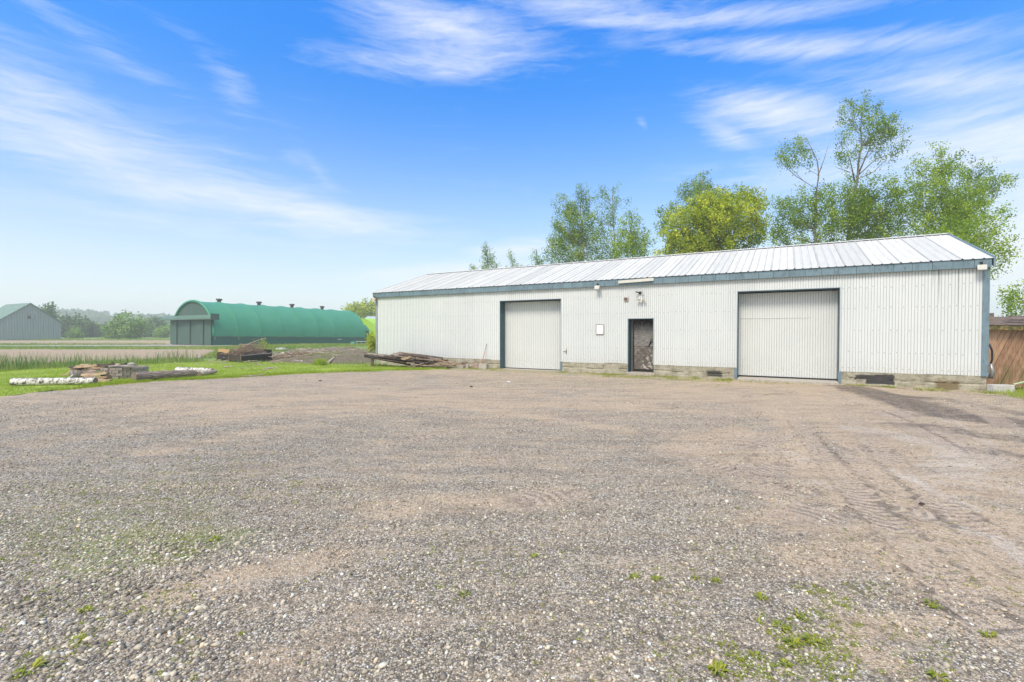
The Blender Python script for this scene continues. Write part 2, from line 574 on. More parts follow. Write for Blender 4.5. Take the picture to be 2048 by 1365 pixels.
def wood(name, c1, c2, c3, sc=(1, 9, 9)):
    m_, t = mat(name)
    v = oc(t)
    gr = t.noise(t.map(v, sc=sc), 3.5, 8, 0.7, 0.3)
    k = t.m('ADD', gr, t.m('MULTIPLY', t.m('SUBTRACT', orand(t), 0.5), 0.28))
    c = t.ramp(k, [(0.3, c1), (0.5, c2), (0.72, c3)])
    return finish(m_, t, c, 0.85, gr, 0.6, 0.01)


M['old_board'] = wood('weathered_boards', (0.047, 0.033, 0.025), (0.149, 0.111, 0.088), (0.365, 0.286, 0.237))
M['dark_bark'] = wood('dark_rough_bark', (0.03, 0.027, 0.024), (0.11, 0.10, 0.09), (0.36, 0.34, 0.31), (5, 5, 1.5))
M['grey_bark'] = wood('grey_weathered_log', (0.126, 0.097, 0.082), (0.420, 0.352, 0.291), (0.798, 0.705, 0.601))
M['twig'] = wood('dry_branches', (0.091, 0.058, 0.043), (0.272, 0.199, 0.142), (0.544, 0.440, 0.327))
M['trunk'] = wood('grey_poplar_bark', (0.10, 0.095, 0.085), (0.24, 0.225, 0.20), (0.40, 0.38, 0.35), (2, 2, 1))
M['split'] = wood('split_firewood', (0.22, 0.14, 0.075), (0.46, 0.34, 0.21), (0.66, 0.55, 0.40))
M['cut'] = wood('log_cut_face', (0.16, 0.12, 0.09), (0.30, 0.24, 0.18), (0.42, 0.35, 0.28), (4, 4, 4))
M['cartwood'] = wood('dark_rusty_cart_board', (0.012, 0.010, 0.009), (0.04, 0.03, 0.026), (0.10, 0.07, 0.055))
M['shedboard'] = wood('brown_stained_siding', (0.238, 0.136, 0.082), (0.404, 0.248, 0.156), (0.538, 0.359, 0.237), (6, 6, 1))
_m = M['shedboard']; _t = NT(_m.node_tree); _p = [n for n in _m.node_tree.nodes if n.type == 'BSDF_PRINCIPLED'][0]
_src = _p.inputs['Base Color'].links[0].from_socket; _v = oc(_t)
_z = _t.n('ShaderNodeSeparateXYZ', {0: _v}).outputs[2]
_k = _t.m('MULTIPLY', _t.range(_t.noise(_t.map(_v, sc=(2, 2, .8)), 1.6, 6, 0.7), 0.46, 0.60), _t.range(_z, 1.5, 0.6, 0.0, 0.6))
_t.set(_p.inputs['Base Color'], _t.mix(_k, _src, (0.12, 0.12, 0.035)))
M['mossedge'] = wood('mossy_roof_edge', (0.06, 0.07, 0.02), (0.32, 0.22, 0.08), (0.45, 0.33, 0.14), (3, 3, 3))
m_, t = mat('birch_bark')
v = oc(t)
n = t.noise(t.map(v, sc=(2.6, 3.0, 3.0)), 3.2, 8, 0.78, 0.5); n2 = t.noise(v, 14, 5, 0.7)
c = t.ramp(n, [(0.43, (0.04, 0.036, 0.032)), (0.48, (0.36, 0.34, 0.31)), (0.52, (0.70, 0.68, 0.65)), (0.8, (0.80, 0.79, 0.76))])
c = t.mix(t.range(n2, 0.60, 0.66, 0, 0.85), c, (0.06, 0.055, 0.05))
M['birch'] = finish(m_, t, c, 0.7, n2, 0.4, 0.01)
M['brick'] = simple('grey_pink_brick', (0.33, 0.285, 0.255), 0.9, 0.4, 18, 0.5)
M['flag'] = simple('flat_stone', (0.40, 0.37, 0.34), 0.9, 0.3, 10, 0.5)
M['shingle'] = simple('brown_shingles', (0.15, 0.115, 0.10), 0.9, 0.5, 14, 0.6)


def leafmat(name, dark, mid, light, trans=0.32):
    m_, t = mat(name)
    a = attr(t, 'tint')
    c = t.ramp(a, [(0.0, dark), (0.5, mid), (1.0, light)])
    return finish(m_, t, c, 0.55, spec=0.25, trans=trans, transcol=t.mix(0.35, c, (0.30, 0.42, 0.02)))


M['poplar'] = leafmat('poplar_leaves', (0.090, 0.178, 0.018), (0.217, 0.345, 0.029), (0.436, 0.543, 0.058))
M['poplar_lt'] = leafmat('light_poplar_leaves', (0.125, 0.218, 0.018), (0.293, 0.435, 0.035), (0.503, 0.637, 0.063))
M['maple'] = leafmat('yellow_green_leaves', (0.193, 0.261, 0.020), (0.465, 0.558, 0.039), (0.813, 0.835, 0.099))
M['fartree'] = leafmat('far_tree_leaves', (0.053, 0.112, 0.039), (0.098, 0.188, 0.058), (0.165, 0.285, 0.078), 0.2)
M['farbright'] = leafmat('far_bright_leaves', (0.105, 0.210, 0.039), (0.195, 0.345, 0.058), (0.300, 0.480, 0.091), 0.2)
M['lawngrass'] = leafmat('lawn_blades', (0.179, 0.269, 0.026), (0.341, 0.471, 0.034), (0.537, 0.620, 0.069), 0.4)
M['meadow'] = leafmat('verge_blades', (0.132, 0.217, 0.032), (0.247, 0.362, 0.064), (0.561, 0.522, 0.224), 0.35)
M['reed'] = leafmat('reed_blades', (0.061, 0.176, 0.054), (0.149, 0.297, 0.072), (0.594, 0.513, 0.264), 0.3)
M['weed'] = leafmat('weed_leaves', (0.124, 0.175, 0.023), (0.279, 0.350, 0.035), (0.589, 0.514, 0.103), 0.3)
M['drygrass'] = leafmat('dry_grass', (0.14, 0.15, 0.05), (0.26, 0.24, 0.11), (0.42, 0.36, 0.2), 0.3)

# stones
m_, t = mat('crushed_stone')
a = attr(t, 'tint')
c = t.ramp(a, [(0.0, (0.118, 0.106, 0.089)), (0.25, (0.280, 0.249, 0.204)), (0.5, (0.461, 0.409, 0.323)), (0.72, (0.664, 0.589, 0.461)), (0.88, (0.782, 0.803, 0.700)),
               (0.94, (0.782, 0.578, 0.341)), (1.0, (0.782, 0.803, 0.833))])
n = t.noise(oc(t), 120, 3, 0.6)
c = t.mix(t.range(n, 0.4, 0.7, 0, 0.35), c, (0.258, 0.229, 0.188))
M['stone'] = finish(m_, t, c, 0.85)

# yard surface
m_, t = mat('gravel_and_dirt')
v = oc(t)
dirt, dark, green, pale_, tu, tv, tm = (attr(t, k) for k in ('dirt', 'dark', 'green', 'pale', 'tu', 'tv', 'tm'))
vor = t.n('ShaderNodeTexVoronoi', {'Vector': v, 'Scale': 78.0}); vor.feature = 'F1'
vor2 = t.n('ShaderNodeTexVoronoi', {'Vector': v, 'Scale': 40.0}); vor2.feature = 'F1'
cv = t.n('ShaderNodeSeparateColor', {0: vor.outputs['Color']}).outputs[0]
cv2 = t.n('ShaderNodeSeparateColor', {0: vor2.outputs['Color']}).outputs[1]
stone = t.ramp(cv, [(0.0, (0.151, 0.132, 0.105)), (0.3, (0.325, 0.285, 0.224)), (0.6, (0.509, 0.444, 0.346)), (0.85, (0.760, 0.671, 0.524)), (0.97, (0.765, 0.790, 0.825)), (1.0, (0.765, 0.790, 0.825))])
stone2 = t.ramp(cv2, [(0.0, (0.174, 0.153, 0.121)), (0.5, (0.434, 0.379, 0.297)), (0.85, (0.738, 0.650, 0.506)), (1.0, (0.765, 0.790, 0.792))])
n_mid = t.noise(v, 5.5, 7, 0.72)
n_big = t.noise(v, 0.55, 6, 0.62)
n_fine = t.noise(v, 38, 4, 0.7)
st = t.mix(t.range(n_mid, 0.5, 0.6), stone, stone2)
edge = t.range(vor.outputs['Distance'], 0.35, 0.62)
st = t.mix(t.m('MULTIPLY', edge, 0.7), st, (0.07, 0.066, 0.056))
soil = t.ramp(n_fine, [(0.25, (0.279, 0.204, 0.137)), (0.5, (0.497, 0.383, 0.261)), (0.75, (0.673, 0.547, 0.390))])
n_d = t.noise(t.map(v, sc=(0.55, 1.6, 1)), 2.1, 8, 0.72)
dd = t.m('ADD', dirt, t.m('ADD', t.m('MULTIPLY', t.m('SUBTRACT', n_d, 0.5), 2.9), t.m('MULTIPLY', t.m('SUBTRACT', n_fine, 0.5), 0.9)))
c = t.mix(t.range(dd, 0.10, 0.85), st, soil)
c = t.mix(t.m('MULTIPLY', t.range(t.m('ADD', pale_, t.m('MULTIPLY', t.m('SUBTRACT', n_mid, 0.5), 2.0)), 0.28, 0.85), 0.85), c, (0.60, 0.54, 0.465))
c = t.mix(t.m('MULTIPLY', t.range(t.m('ADD', dark, t.m('MULTIPLY', t.m('SUBTRACT', n_mid, 0.5), 2.0)), 0.26, 0.9), 0.85), c, (0.075, 0.052, 0.038))
c = t.mix(t.range(n_big, 0.35, 0.7, 0.0, 0.22), c, (0.16, 0.14, 0.12))
n_st = t.noise(t.map(v, rot=(0, 0, 0.25), sc=(0.5, 2.4, 1)), 1.3, 8, 0.75)
c = t.mix(t.range(n_st, 0.50, 0.68, 0.0, 0.55), c, (0.16, 0.125, 0.098))
c = t.mix(t.range(n_st, 0.46, 0.30, 0.0, 0.40), c, (0.50, 0.44, 0.37))
gsp = t.m('ADD', green, t.m('MULTIPLY', t.m('SUBTRACT', t.noise(v, 11, 6, 0.75), 0.5), 2.0))
c = t.mix(t.m('MULTIPLY', t.range(gsp, 0.55, 0.95), 0.55), c, (0.20, 0.25, 0.055))
# tyre treads: slanted lugs on both sides of a track
lug = t.m('SINE', t.m('ADD', t.m('MULTIPLY', tu, 62.0), t.m('MULTIPLY', t.m('ABSOLUTE', tv), 5.0)))
lugm = t.m('MULTIPLY', t.range(lug, -0.2, 0.6), tm)
lugm = t.m('MULTIPLY', lugm, t.range(n_mid, 0.36, 0.56))
c = t.mix(t.m('MULTIPLY', tm, 0.5), c, (0.50, 0.40, 0.31))
c = t.mix(t.m('MULTIPLY', lugm, 0.48), c, (0.16, 0.12, 0.09))
sp = t.m('ADD', t.range(t.noise(v, 95, 3, 0.8), 0.36, 0.64, 0.58, 1.42), t.range(t.noise(v, 17, 5, 0.75), 0.35, 0.65, -0.17, 0.17))
c = t.mix(1.0, c, t.n('ShaderNodeCombineColor', {0: sp, 1: sp, 2: sp}).outputs[0], 'MULTIPLY')
c = t.mix(t.m('MULTIPLY', t.range(cv, 0.90, 0.94), 0.6), c, (0.58, 0.55, 0.50))
c = t.mix(t.m('MULTIPLY', t.range(cv2, 0.10, 0.05), 0.5), c, (0.09, 0.08, 0.07))
h = t.m('ADD', t.m('MULTIPLY', t.m('SUBTRACT', 0.6, vor.outputs['Distance']), 0.8), t.m('ADD', t.m('MULTIPLY', n_fine, 0.5), t.m('MULTIPLY', t.m('SUBTRACT', 0.0, lugm), 1.0)))
h = t.m('ADD', h, t.m('MULTIPLY', n_mid, 1.6))
M['yard'] = finish(m_, t, c, 0.92, h, 0.75, 0.016)

m_, t = mat('lawn_soil')
v = oc(t)
n1 = t.noise(v, 0.8, 6, 0.65); n2 = t.noise(v, 14, 5, 0.7)
c = t.ramp(n1, [(0.3, (0.174, 0.257, 0.032)), (0.5, (0.278, 0.380, 0.041)), (0.7, (0.417, 0.488, 0.081))])
c = t.mix(t.range(n2, 0.5, 0.8, 0, 0.6), c, (0.139, 0.176, 0.032))
M['lawn'] = finish(m_, t, c, 0.9, n2, 0.8, 0.05)
m_, t = mat('meadow_ground')
v = oc(t)
n1 = t.noise(t.map(v, sc=(1, 0.6, 1)), 0.22, 7, 0.7); n2 = t.noise(v, 4, 5, 0.7)
c = t.ramp(n1, [(0.3, (0.111, 0.195, 0.039)), (0.5, (0.182, 0.286, 0.058)), (0.68, (0.325, 0.351, 0.143))])
c = t.mix(t.range(n2, 0.5, 0.8, 0, 0.5), c, (0.104, 0.156, 0.039))
M['ground'] = finish(m_, t, c, 0.95, n2, 0.8, 0.1)
m_, t = mat('ploughed_field')
v = oc(t)
n1 = t.noise(t.map(v, sc=(0.4, 1.5, 1)), 0.5, 6, 0.7); n2 = t.noise(v, 7, 6, 0.75)
c = t.ramp(n2, [(0.3, (0.237, 0.156, 0.102)), (0.5, (0.405, 0.304, 0.203)), (0.7, (0.530, 0.430, 0.297))])
c = t.mix(t.range(n1, 0.4, 0.7, 0, 0.4), c, (0.502, 0.437, 0.319))
M['field'] = finish(m_, t, c, 0.95, n2, 0.9, 0.08)
M['track'] = simple('pale_gravel_track', (0.38, 0.365, 0.34), 0.95, 0.2, 6, 0.3)
m_, t = mat('spoil_soil')
v = oc(t)
n1 = t.noise(v, 1.2, 6, 0.7); n2 = t.noise(v, 12, 6, 0.75)
c = t.ramp(n2, [(0.3, (0.10, 0.075, 0.055)), (0.5, (0.20, 0.155, 0.115)), (0.72, (0.34, 0.28, 0.22))])
c = t.mix(t.range(n1, 0.52, 0.66, 0, 0.7), c, (0.17, 0.20, 0.06))
M['mound'] = finish(m_, t, c, 0.95, n2, 1.0, 0.08)

rng = np.random.default_rng(7)

# ------------------------------------------------------------------ ground sheets
gx = np.unique(np.concatenate([np.linspace(-620, -140, 13), np.linspace(-140, 60, 51), np.linspace(60, 620, 15)]))
gy = np.unique(np.concatenate([np.linspace(-200, -20, 7), np.linspace(-20, 140, 41), np.linspace(140, 620, 13)]))
X, Y = np.meshgrid(gx, gy)
Z = -0.05 + dip(X, Y)
nx_, ny_ = len(gx), len(gy)


def grid_faces(nx, ny):
    i = np.arange(nx - 1)[None, :] + np.arange(ny - 1)[:, None] * nx
    return np.stack([i, i + 1, i + 1 + nx, i + nx], -1).reshape(-1, 4)


g = obj('ground', mesh_np('ground', np.stack([X, Y, Z], -1).reshape(-1, 3), grid_faces(nx_, ny_), M['ground'], True))
tag(g, 'green meadow ground reaching the far trees', kind='structure')


def sheet(name, poly, z, m_, step=1.0, amp=0.0, seed=1, jit=0.0, label=None):
    P = np.array(poly)
    x0, y0 = P.min(0); x1, y1 = P.max(0)
    xs = np.arange(x0, x1 + step, step); ys = np.arange(y0, y1 + step, step)
    X, Y = np.meshgrid(xs, ys)
    Z = z + dip(X, Y) + amp * (fbm(X * 0.9, Y * 0.9, seed) - 0.5)
    V = np.stack([X, Y, Z], -1).reshape(-1, 3)
    Fq = grid_faces(len(xs), len(ys))
    ctr = V[Fq].mean(1)
    k = inpoly(ctr[:, 0] + jit * (fbm(ctr[:, 0], ctr[:, 1], 5) - .5) * 2, ctr[:, 1] + jit * (fbm(ctr[:, 0], ctr[:, 1], 9) - .5) * 2, poly)
    Fq = Fq[k]
    u, inv = np.unique(Fq, return_inverse=True)
    o = obj(name, mesh_np(name, V[u], inv.reshape(-1, 4), m_, True))
    tag(o, label, kind='structure')
    return o


FIELD = [(-150, 48.5), (-27.5, 46.5), (-20.5, 31.5), (-23.5, 27.5), (-28, 22), (-37, 13), (-60, -10), (-150, -20)]
sheet('ploughed_field', FIELD, -0.02, M['field'], 0.8, 0.05, 3, 0.8, 'bare brown ploughed field beyond the reeds')
FIELD2 = [(-170, 66.5), (-48.5, 66.5), (-50.5, 95), (-120, 93), (-170, 90)]
sheet('far_field', FIELD2, -0.02, M['field'], 1.0, 0.04, 4, 1.5, 'narrow strip of bare brown field before the barn')
TRACK = [(-170, 56.0), (-70, 56.3), (-36.8, 56.5), (-33.5, 58.0), (-35.5, 60.6), (-38, 62), (-47.5, 66.0), (-50, 62.5), (-62, 60.0), (-170, 59.5)]
sheet('gravel_track', TRACK, -0.012, M['track'], 0.8, 0.0, 4, 0.4, 'pale gravel track leading to the green hangar')
EDGE = [(-13.6, -9), (-13.6, 11), (-13.35, 14), (-12.9, 15.9), (-11.4, 17.0), (-9.6, 18.7), (-7.6, 20.1), (-5.4, 20.9), (-3.0, 21.7)]
REEDLINE = [(-40, 4), (-29.5, 13.5), (-22.3, 20.9), (-17.6, 27.6)]
LAWN = EDGE + [(-6.6, 24.2), (-8.5, 24.9), (-13.0, 26.6), (-17.6, 27.8)] + REEDLINE[::-1] + [(-40, -9)]
sheet('lawn', LAWN, -0.005, M['lawn'], 0.25, 0.05, 11, 0.3, 'short mown bright green lawn between yard and reeds')
MOUND = [(-7.6, 24.6), (-12.2, 25.4), (-15.0, 27.6), (-18.6, 33), (-20.5, 42), (-17, 46), (-12.5, 44), (-9.2, 36), (-8.0, 30)]
P = np.array(MOUND)
xs = np.arange(-22, -6, 0.16); ys = np.arange(23.5, 47, 0.2)
X, Y = np.meshgrid(xs, ys)
d, _, _ = seg_dist(X, Y, MOUND + MOUND[:1])
ins = inpoly(X, Y, MOUND)
sd = np.where(ins, d, -d)
Z = -0.10 + 0.30 * sstep(sd, -0.3, 2.4) + sstep(sd, -0.3, 1.5) * (0.34 * (fbm(X * 0.6, Y * 0.5, 21) - 0.45) + 0.14 * (fbm(X * 2.6, Y * 2.2, 22) - 0.5))
V = np.stack([X, Y, Z], -1).reshape(-1, 3)
Fq = grid_faces(len(xs), len(ys)); Fq = Fq[(sd.reshape(-1)[Fq] > -0.6).all(1)]
u, inv = np.unique(Fq, return_inverse=True)
tag(obj('soil_mound', mesh_np('soil_mound', V[u], inv.reshape(-1, 4), M['mound'], True)), 'low heap of bare brown soil and debris left of the white building', kind='structure')


def mound_z(x, y):
    i = int(np.clip((x + 22) / 0.16, 0, len(xs) - 1)); j = int(np.clip((y - 23.5) / 0.2, 0, len(ys) - 1))
    return max(float(Z[j, i]), -0.02)


# gravel yard with painted-on wear kept as attributes
YARD = EDGE + [(-2.0, 23.4), (14.5, 14.0), (24, 13.0), (24, -9)]
yx = np.arange(-13.8, 24.05, 0.085)
yy = np.concatenate([np.arange(-9, 1, 0.3), np.arange(1, 12, 0.065), np.arange(12, 24, 0.09)])
Xg, Yg = np.meshgrid(yx, yy)
dirt = 0.30 + 0.0 * Xg; darka = 0 * Xg; grn = 0 * Xg; pal = 0 * Xg
tu = 0 * Xg; tv = 0 * Xg; tm = 0 * Xg; zr = 0 * Xg


def g2(px, py):
    p = gnd(px, py)
    return (float(p[0]), float(p[1]))


def stroke(arr, pts, width, amt, soft=0.6, px=True):
    q = [g2(*p) for p in pts] if px else pts
    if len(q) == 1: q = [q[0], (q[0][0] + 0.01, q[0][1])]
    d, _, _ = seg_dist(Xg, Yg, q)
    wob = 0.6 + 0.8 * fbm(Xg * 1.3, Yg * 1.3, 31)
    return arr + amt * (1 - sstep(d, width * soft * wob * 0.6, width * wob))


# broad dirt zones
dirt = dirt + 0.30 * sstep(Yg, 6, 11) + 0.16 * sstep(Xg - 0.25 * Yg, 0.5, 3.5) + 0.45 * (fbm(Xg * 0.35, Yg * 0.5, 41) - 0.5)
dirt = dirt - 0.24 * sstep(-Xg, 0.5, 4) * (1 - sstep(Yg, 8.5, 11)) - 0.10 * (1 - sstep(Yg, 3.5, 6))
for pts, wd, a in [([(1620, 775), (1720, 880), (1900, 1020), (2100, 1180)], 0.5, 0.5), ([(1520, 780), (1620, 900), (1780, 1060), (1980, 1260)], 0.4, 0.45), ([(100, 880), (500, 830), (900, 800), (1250, 815)], 0.9, 0.35), ([(300, 815), (700, 790), (1100, 775)], 0.7, 0.35),
                   ([(830, 800), (1000, 825), (1250, 860)], 0.3, 0.5), ([(0, 930), (250, 905), (600, 860)], 0.8, 0.25),
                   ([(1330, 780), (1500, 800), (1700, 830), (2000, 960)], 1.6, 0.55), ([(1450, 880), (1700, 960), (2048, 1100)], 1.3, 0.5),
                   ([(1350, 900), (1550, 990), (1650, 1060)], 0.5, 0.4), ([(1560, 1040), (1700, 1100)], 0.5, 0.35), ([(340, 1190), (640, 1120)], 0.3, 0.6),
                   ([(760, 1020), (980, 1000)], 0.45, 0.5), ([(1040, 1010), (1130, 990)], 0.35, 0.5), ([(1700, 1245), (1800, 1260)], 0.22, 0.6),
                   ([(1580, 1100), (1640, 1130)], 0.3, 0.45), ([(1730, 1310), (1760, 1320)], 0.2, 0.45), ([(700, 1240), (560, 1330)], 0.25, 0.3)]:
    dirt = stroke(dirt, pts, wd, a)
for pts, wd, a in [([(1700, 775), (1800, 800), (1900, 830), (2048, 850)], 0.85, 0.85), ([(1780, 790), (1900, 800), (2048, 830)], 0.4, 0.6), ([(1840, 850), (1950, 870), (2048, 880)], 0.5, 0.6),
                   ([(1690, 768), (1990, 792)], 0.3, 0.5), ([(1520, 790), (1590, 785)], 0.2, 0.55), ([(1760, 850), (1840, 850)], 0.25, 0.5),
                   ([(1700, 1240), (1820, 1290)], 0.12, 0.5), ([(1480, 1195), (1530, 1200)], 0.12, 0.6), ([(1960, 900), (2048, 915)], 0.3, 0.5),
                   ([(600, 1180), (700, 1250)], 0.35, 0.28), ([(540, 1020), (700, 1015)], 0.35, 0.28), ([(1330, 1000), (1500, 1060)], 0.5, 0.22),
                   ([(1240, 1120), (1360, 1080)], 0.3, 0.25), ([(1500, 905), (1540, 950)], 0.3, 0.35), ([(1640, 1010), (1750, 980)], 0.35, 0.3), ([(440, 760), (700, 748)], 0.35, 0.25)]:
    darka = stroke(darka, pts, wd, a)
for pts, wd, a in [([(1720, 860), (1950, 900), (1900, 940)], 0.55, 0.55), ([(1850, 1030), (2000, 1080), (2048, 1120)], 0.14, 0.75), ([(1780, 940), (1950, 1020)], 0.16, 0.6),
                   ([(1550, 900), (1600, 920)], 0.3, 0.45), ([(1620, 960), (1700, 990)], 0.2, 0.4), ([(1880, 960), (2030, 980)], 0.5, 0.4), ([(1840, 800), (1880, 830), (1980, 890)], 0.2, 0.45),
                   ([(1000, 860), (1200, 850)], 0.7, 0.15), ([(400, 1180), (470, 1165)], 0.12, 0.35), ([(1370, 885), (1450, 895)], 0.15, 0.35), ([(1490, 755), (1660, 762)], 0.35, 0.6)]:
    pal = stroke(pal, pts, wd, a)
for pts, wd, a in [([(60, 1060), (350, 1050)], 0.9, 0.5), ([(180, 960), (560, 930)], 0.9, 0.3), ([(250, 1090), (330, 1110)], 0.35, 0.4), ([(130, 1160), (270, 1170)], 0.25, 0.4),
                   ([(100, 1280), (180, 1290)], 0.2, 0.4), ([(400, 1080), (520, 1075)], 0.3, 0.35), ([(640, 990), (740, 985)], 0.25, 0.4), ([(1450, 1200), (1660, 1330)], 0.35, 0.30),
                   ([(1900, 1250), (2040, 1240)], 0.5, 0.2), ([(690, 1090), (1100, 1120)], 0.5, 0.15)]:
    grn = stroke(grn, pts, wd * 1.2, a * 1.35)
# strip of green below the wall
wx, wy, wth = -7.3328, 25.7075, 0.5219
wl = lambda s, b=0.0: (wx + cos(wth) * s + sin(wth) * b, wy - sin(wth) * s + cos(wth) * b)
grn = stroke(grn, [wl(6, -0.9), wl(10.5, -0.7), wl(16.5, -0.9)], 1.2, 0.75, px=False)
grn = stroke(grn, [wl(20.9, -0.3), wl(22.2, -0.3)], 0.3, 0.6, px=False)
grn = stroke(grn, [wl(23.0, -0.5), wl(24.4, -0.9), (15, 11.8)], 0.7, 0.7, px=False)
dirt = stroke(dirt, [wl(17.2, -0.8), wl(20.8, -0.8)], 1.2, 0.4, px=False)
TRACKS = [([(1650, 772), (1690, 830), (1760, 900), (1870, 1000), (2060, 1140)], 0.22), ([(1560, 775), (1600, 850), (1690, 960), (1800, 1070), (1960, 1230)], 0.20),
          ([(1700, 790), (1860, 850), (2060, 960)], 0.22), ([(700, 900), (1000, 850), (1300, 830), (1520, 790)], 0.2),
          ([(1425, 850), (1470, 815), (1490, 780)], 0.34), ([(1640, 870), (1652, 890), (1700, 915), (1770, 960), (1810, 985)], 0.24), ([(1760, 820), (1850, 870), (1960, 905)], 0.26),
          ([(1500, 890), (1540, 875), (1570, 872)], 0.3), ([(1350, 905), (1450, 940), (1530, 975)], 0.3), ([(1060, 1000), (1130, 985)], 0.3), ([(1600, 1035), (1650, 1020)], 0.3),
          ([(1690, 895), (1760, 900)], 0.26), ([(1900, 780), (2040, 870)], 0.24), ([(1560, 930), (1500, 960), (1600, 985)], 0.22), ([(1790, 1015), (1930, 1050)], 0.2)]
for pts, wd in TRACKS:
    q = [g2(*p) for p in pts]
    d, arc, side = seg_dist(Xg, Yg, q)
    k = 1 - sstep(d, wd * 0.62, wd)
    m2 = k > tm
    tu = np.where(m2, arc, tu); tv = np.where(m2, side / wd, tv); tm = np.maximum(tm, k)
    zr = zr - 0.007 * k + 0.006 * np.exp(-((d - wd * 1.15) / 0.07) ** 2)
tm = tm * (0.35 + 0.9 * sstep(fbm(Xg * 0.9, Yg * 0.9, 57, 5), 0.42, 0.60))
# long faint wheel sweeps across the yard
for pts in ([(200, 850), (600, 800), (1000, 790), (1330, 800)], [(300, 905), (700, 830), (1100, 810), (1500, 830)], [(60, 830), (400, 790), (760, 765)], [(0, 860), (400, 812), (800, 778)],
            [(1700, 780), (1850, 860), (2040, 1000)], [(1780, 775), (1950, 850), (2048, 905)]):
    d, arc, side = seg_dist(Xg, Yg, [g2(*p) for p in pts])
    dirt += 0.35 * np.exp(-(d / 0.22) ** 2) * (0.4 + fbm(arc * 0.8, side, 55))
    darka += 0.30 * np.exp(-((d - 0.3) / 0.08) ** 2) * fbm(arc * 0.9, side, 56)
    zr -= 0.012 * np.exp(-(d / 0.2) ** 2)
Zg = 0.0 + 0.045 * (fbm(Xg * 0.5, Yg * 0.5, 61) - 0.5) + 0.012 * (fbm(Xg * 3.1, Yg * 3.1, 62, 3) - 0.5) + zr
V = np.stack([Xg, Yg, Zg], -1).reshape(-1, 3)
Fq = grid_faces(len(yx), len(yy))
ctr = V[Fq].mean(1)
Fq = Fq[inpoly(ctr[:, 0] + 0.35 * (fbm(ctr[:, 0] * 1.5, ctr[:, 1] * 1.5, 71) - .5), ctr[:, 1] + 0.35 * (fbm(ctr[:, 0] * 1.5, ctr[:, 1] * 1.5, 72) - .5), YARD)]
u, inv = np.unique(Fq, return_inverse=True)
fl = lambda a_: a_.reshape(-1)[u]
tag(obj('gravel_yard', mesh_np('gravel_yard', V[u], inv.reshape(-1, 4), M['yard'], True,
        dict(dirt=fl(dirt), dark=fl(darka), green=fl(grn), pale=fl(pal), tu=fl(tu), tv=fl(tv), tm=fl(tm)))),
    'grey gravel and brown dirt yard in front of the white building', kind='structure')


def yard_z(x, y):
    i = np.clip(np.searchsorted(yx, x), 0, len(yx) - 1); j = np.clip(np.searchsorted(yy, y), 0, len(yy) - 1)
    return Zg[j, i], dirt[j, i], darka[j, i], grn[j, i]


# loose stones near the camera
ICO_V = []
ph = (1 + 5 ** 0.5) / 2
for a in (-1, 1):
    for b in (-ph, ph):
        ICO_V += [(0, a, b), (a, b, 0), (b, 0, a)]
ICO_V = np.array(ICO_V) / math.hypot(1, ph)
ICO_F = []
for i in range(12):
    for j in range(i + 1, 12):
        for k in range(j + 1, 12):
            e = [np.linalg.norm(ICO_V[p] - ICO_V[q]) for p, q in ((i, j), (j, k), (i, k))]
            if max(e) < 1.1:
                nrm = np.cross(ICO_V[j] - ICO_V[i], ICO_V[k] - ICO_V[i])
                ICO_F.append((i, j, k) if nrm @ ICO_V[i] > 0 else (i, k, j))
ICO_F = np.array(ICO_F)
OCT_V = np.array([(1, 0, 0), (-1, 0, 0), (0, 1, 0), (0, -1, 0), (0, 0, 1), (0, 0, -1)], float)
OCT_F = np.array([(0, 2, 4), (2, 1, 4), (1, 3, 4), (3, 0, 4), (2, 0, 5), (1, 2, 5), (3, 1, 5), (0, 3, 5)])


def stones(name, x, y, r, BV, BF, label, rng, sink=0.35):
    n = len(x)
    z0, _, _, _ = yard_z(x, y)
    q = rng.normal(size=(n, 3, 3)); Q, _ = np.linalg.qr(q)
    base = BV[None] * (1 + rng.uniform(-0.28, 0.28, (n, len(BV), 1)))
    base = base * np.stack([rng.uniform(0.8, 1.35, n), rng.uniform(0.7, 1.1, n), rng.uniform(0.5, 0.8, n)], -1)[:, None]
    P = np.einsum('nij,nkj->nki', Q, base)
    P[:, :, 2] *= 0.72
    P = P * r[:, None, None] + np.stack([x, y, z0 + r * (0.55 - sink)], -1)[:, None]
    Fc = (BF[None] + (np.arange(n) * len(BV))[:, None, None]).reshape(-1, 3)
    tint = np.repeat(np.clip(rng.beta(1.3, 2.1, n) + (rng.random(n) < 0.03) * 0.5, 0, 1), len(BV))
    return tag(obj(name, mesh_np(name, P.reshape(-1, 3), Fc, M['stone'], False, dict(tint=tint))), label, kind='stuff')


def scatter_view(n, y0, y1, rng, pw=1.0):
    y = y0 + (y1 - y0) * rng.random(n) ** pw
    x = (rng.random(n) * 2 - 1) * (y * 1.14 + 0.5)
    return x, y


def keep_gravel(x, y, rng, bias=0.0):
    _, d_, k_, _ = yard_z(x, y)
    p = 1.05 - 1.1 * np.clip(d_ - 0.22 + bias, 0, 1) - 0.5 * np.clip(k_, 0, 1)
    p = p - 0.12 + 1.1 * (fbm(x * 2.2, y * 2.2, 81, 5) - 0.5) + 0.8 * (fbm(x * 0.8, y * 1.6, 82) - 0.5)
    return (rng.random(len(x)) < p) & (x > -13) & (x < 23)


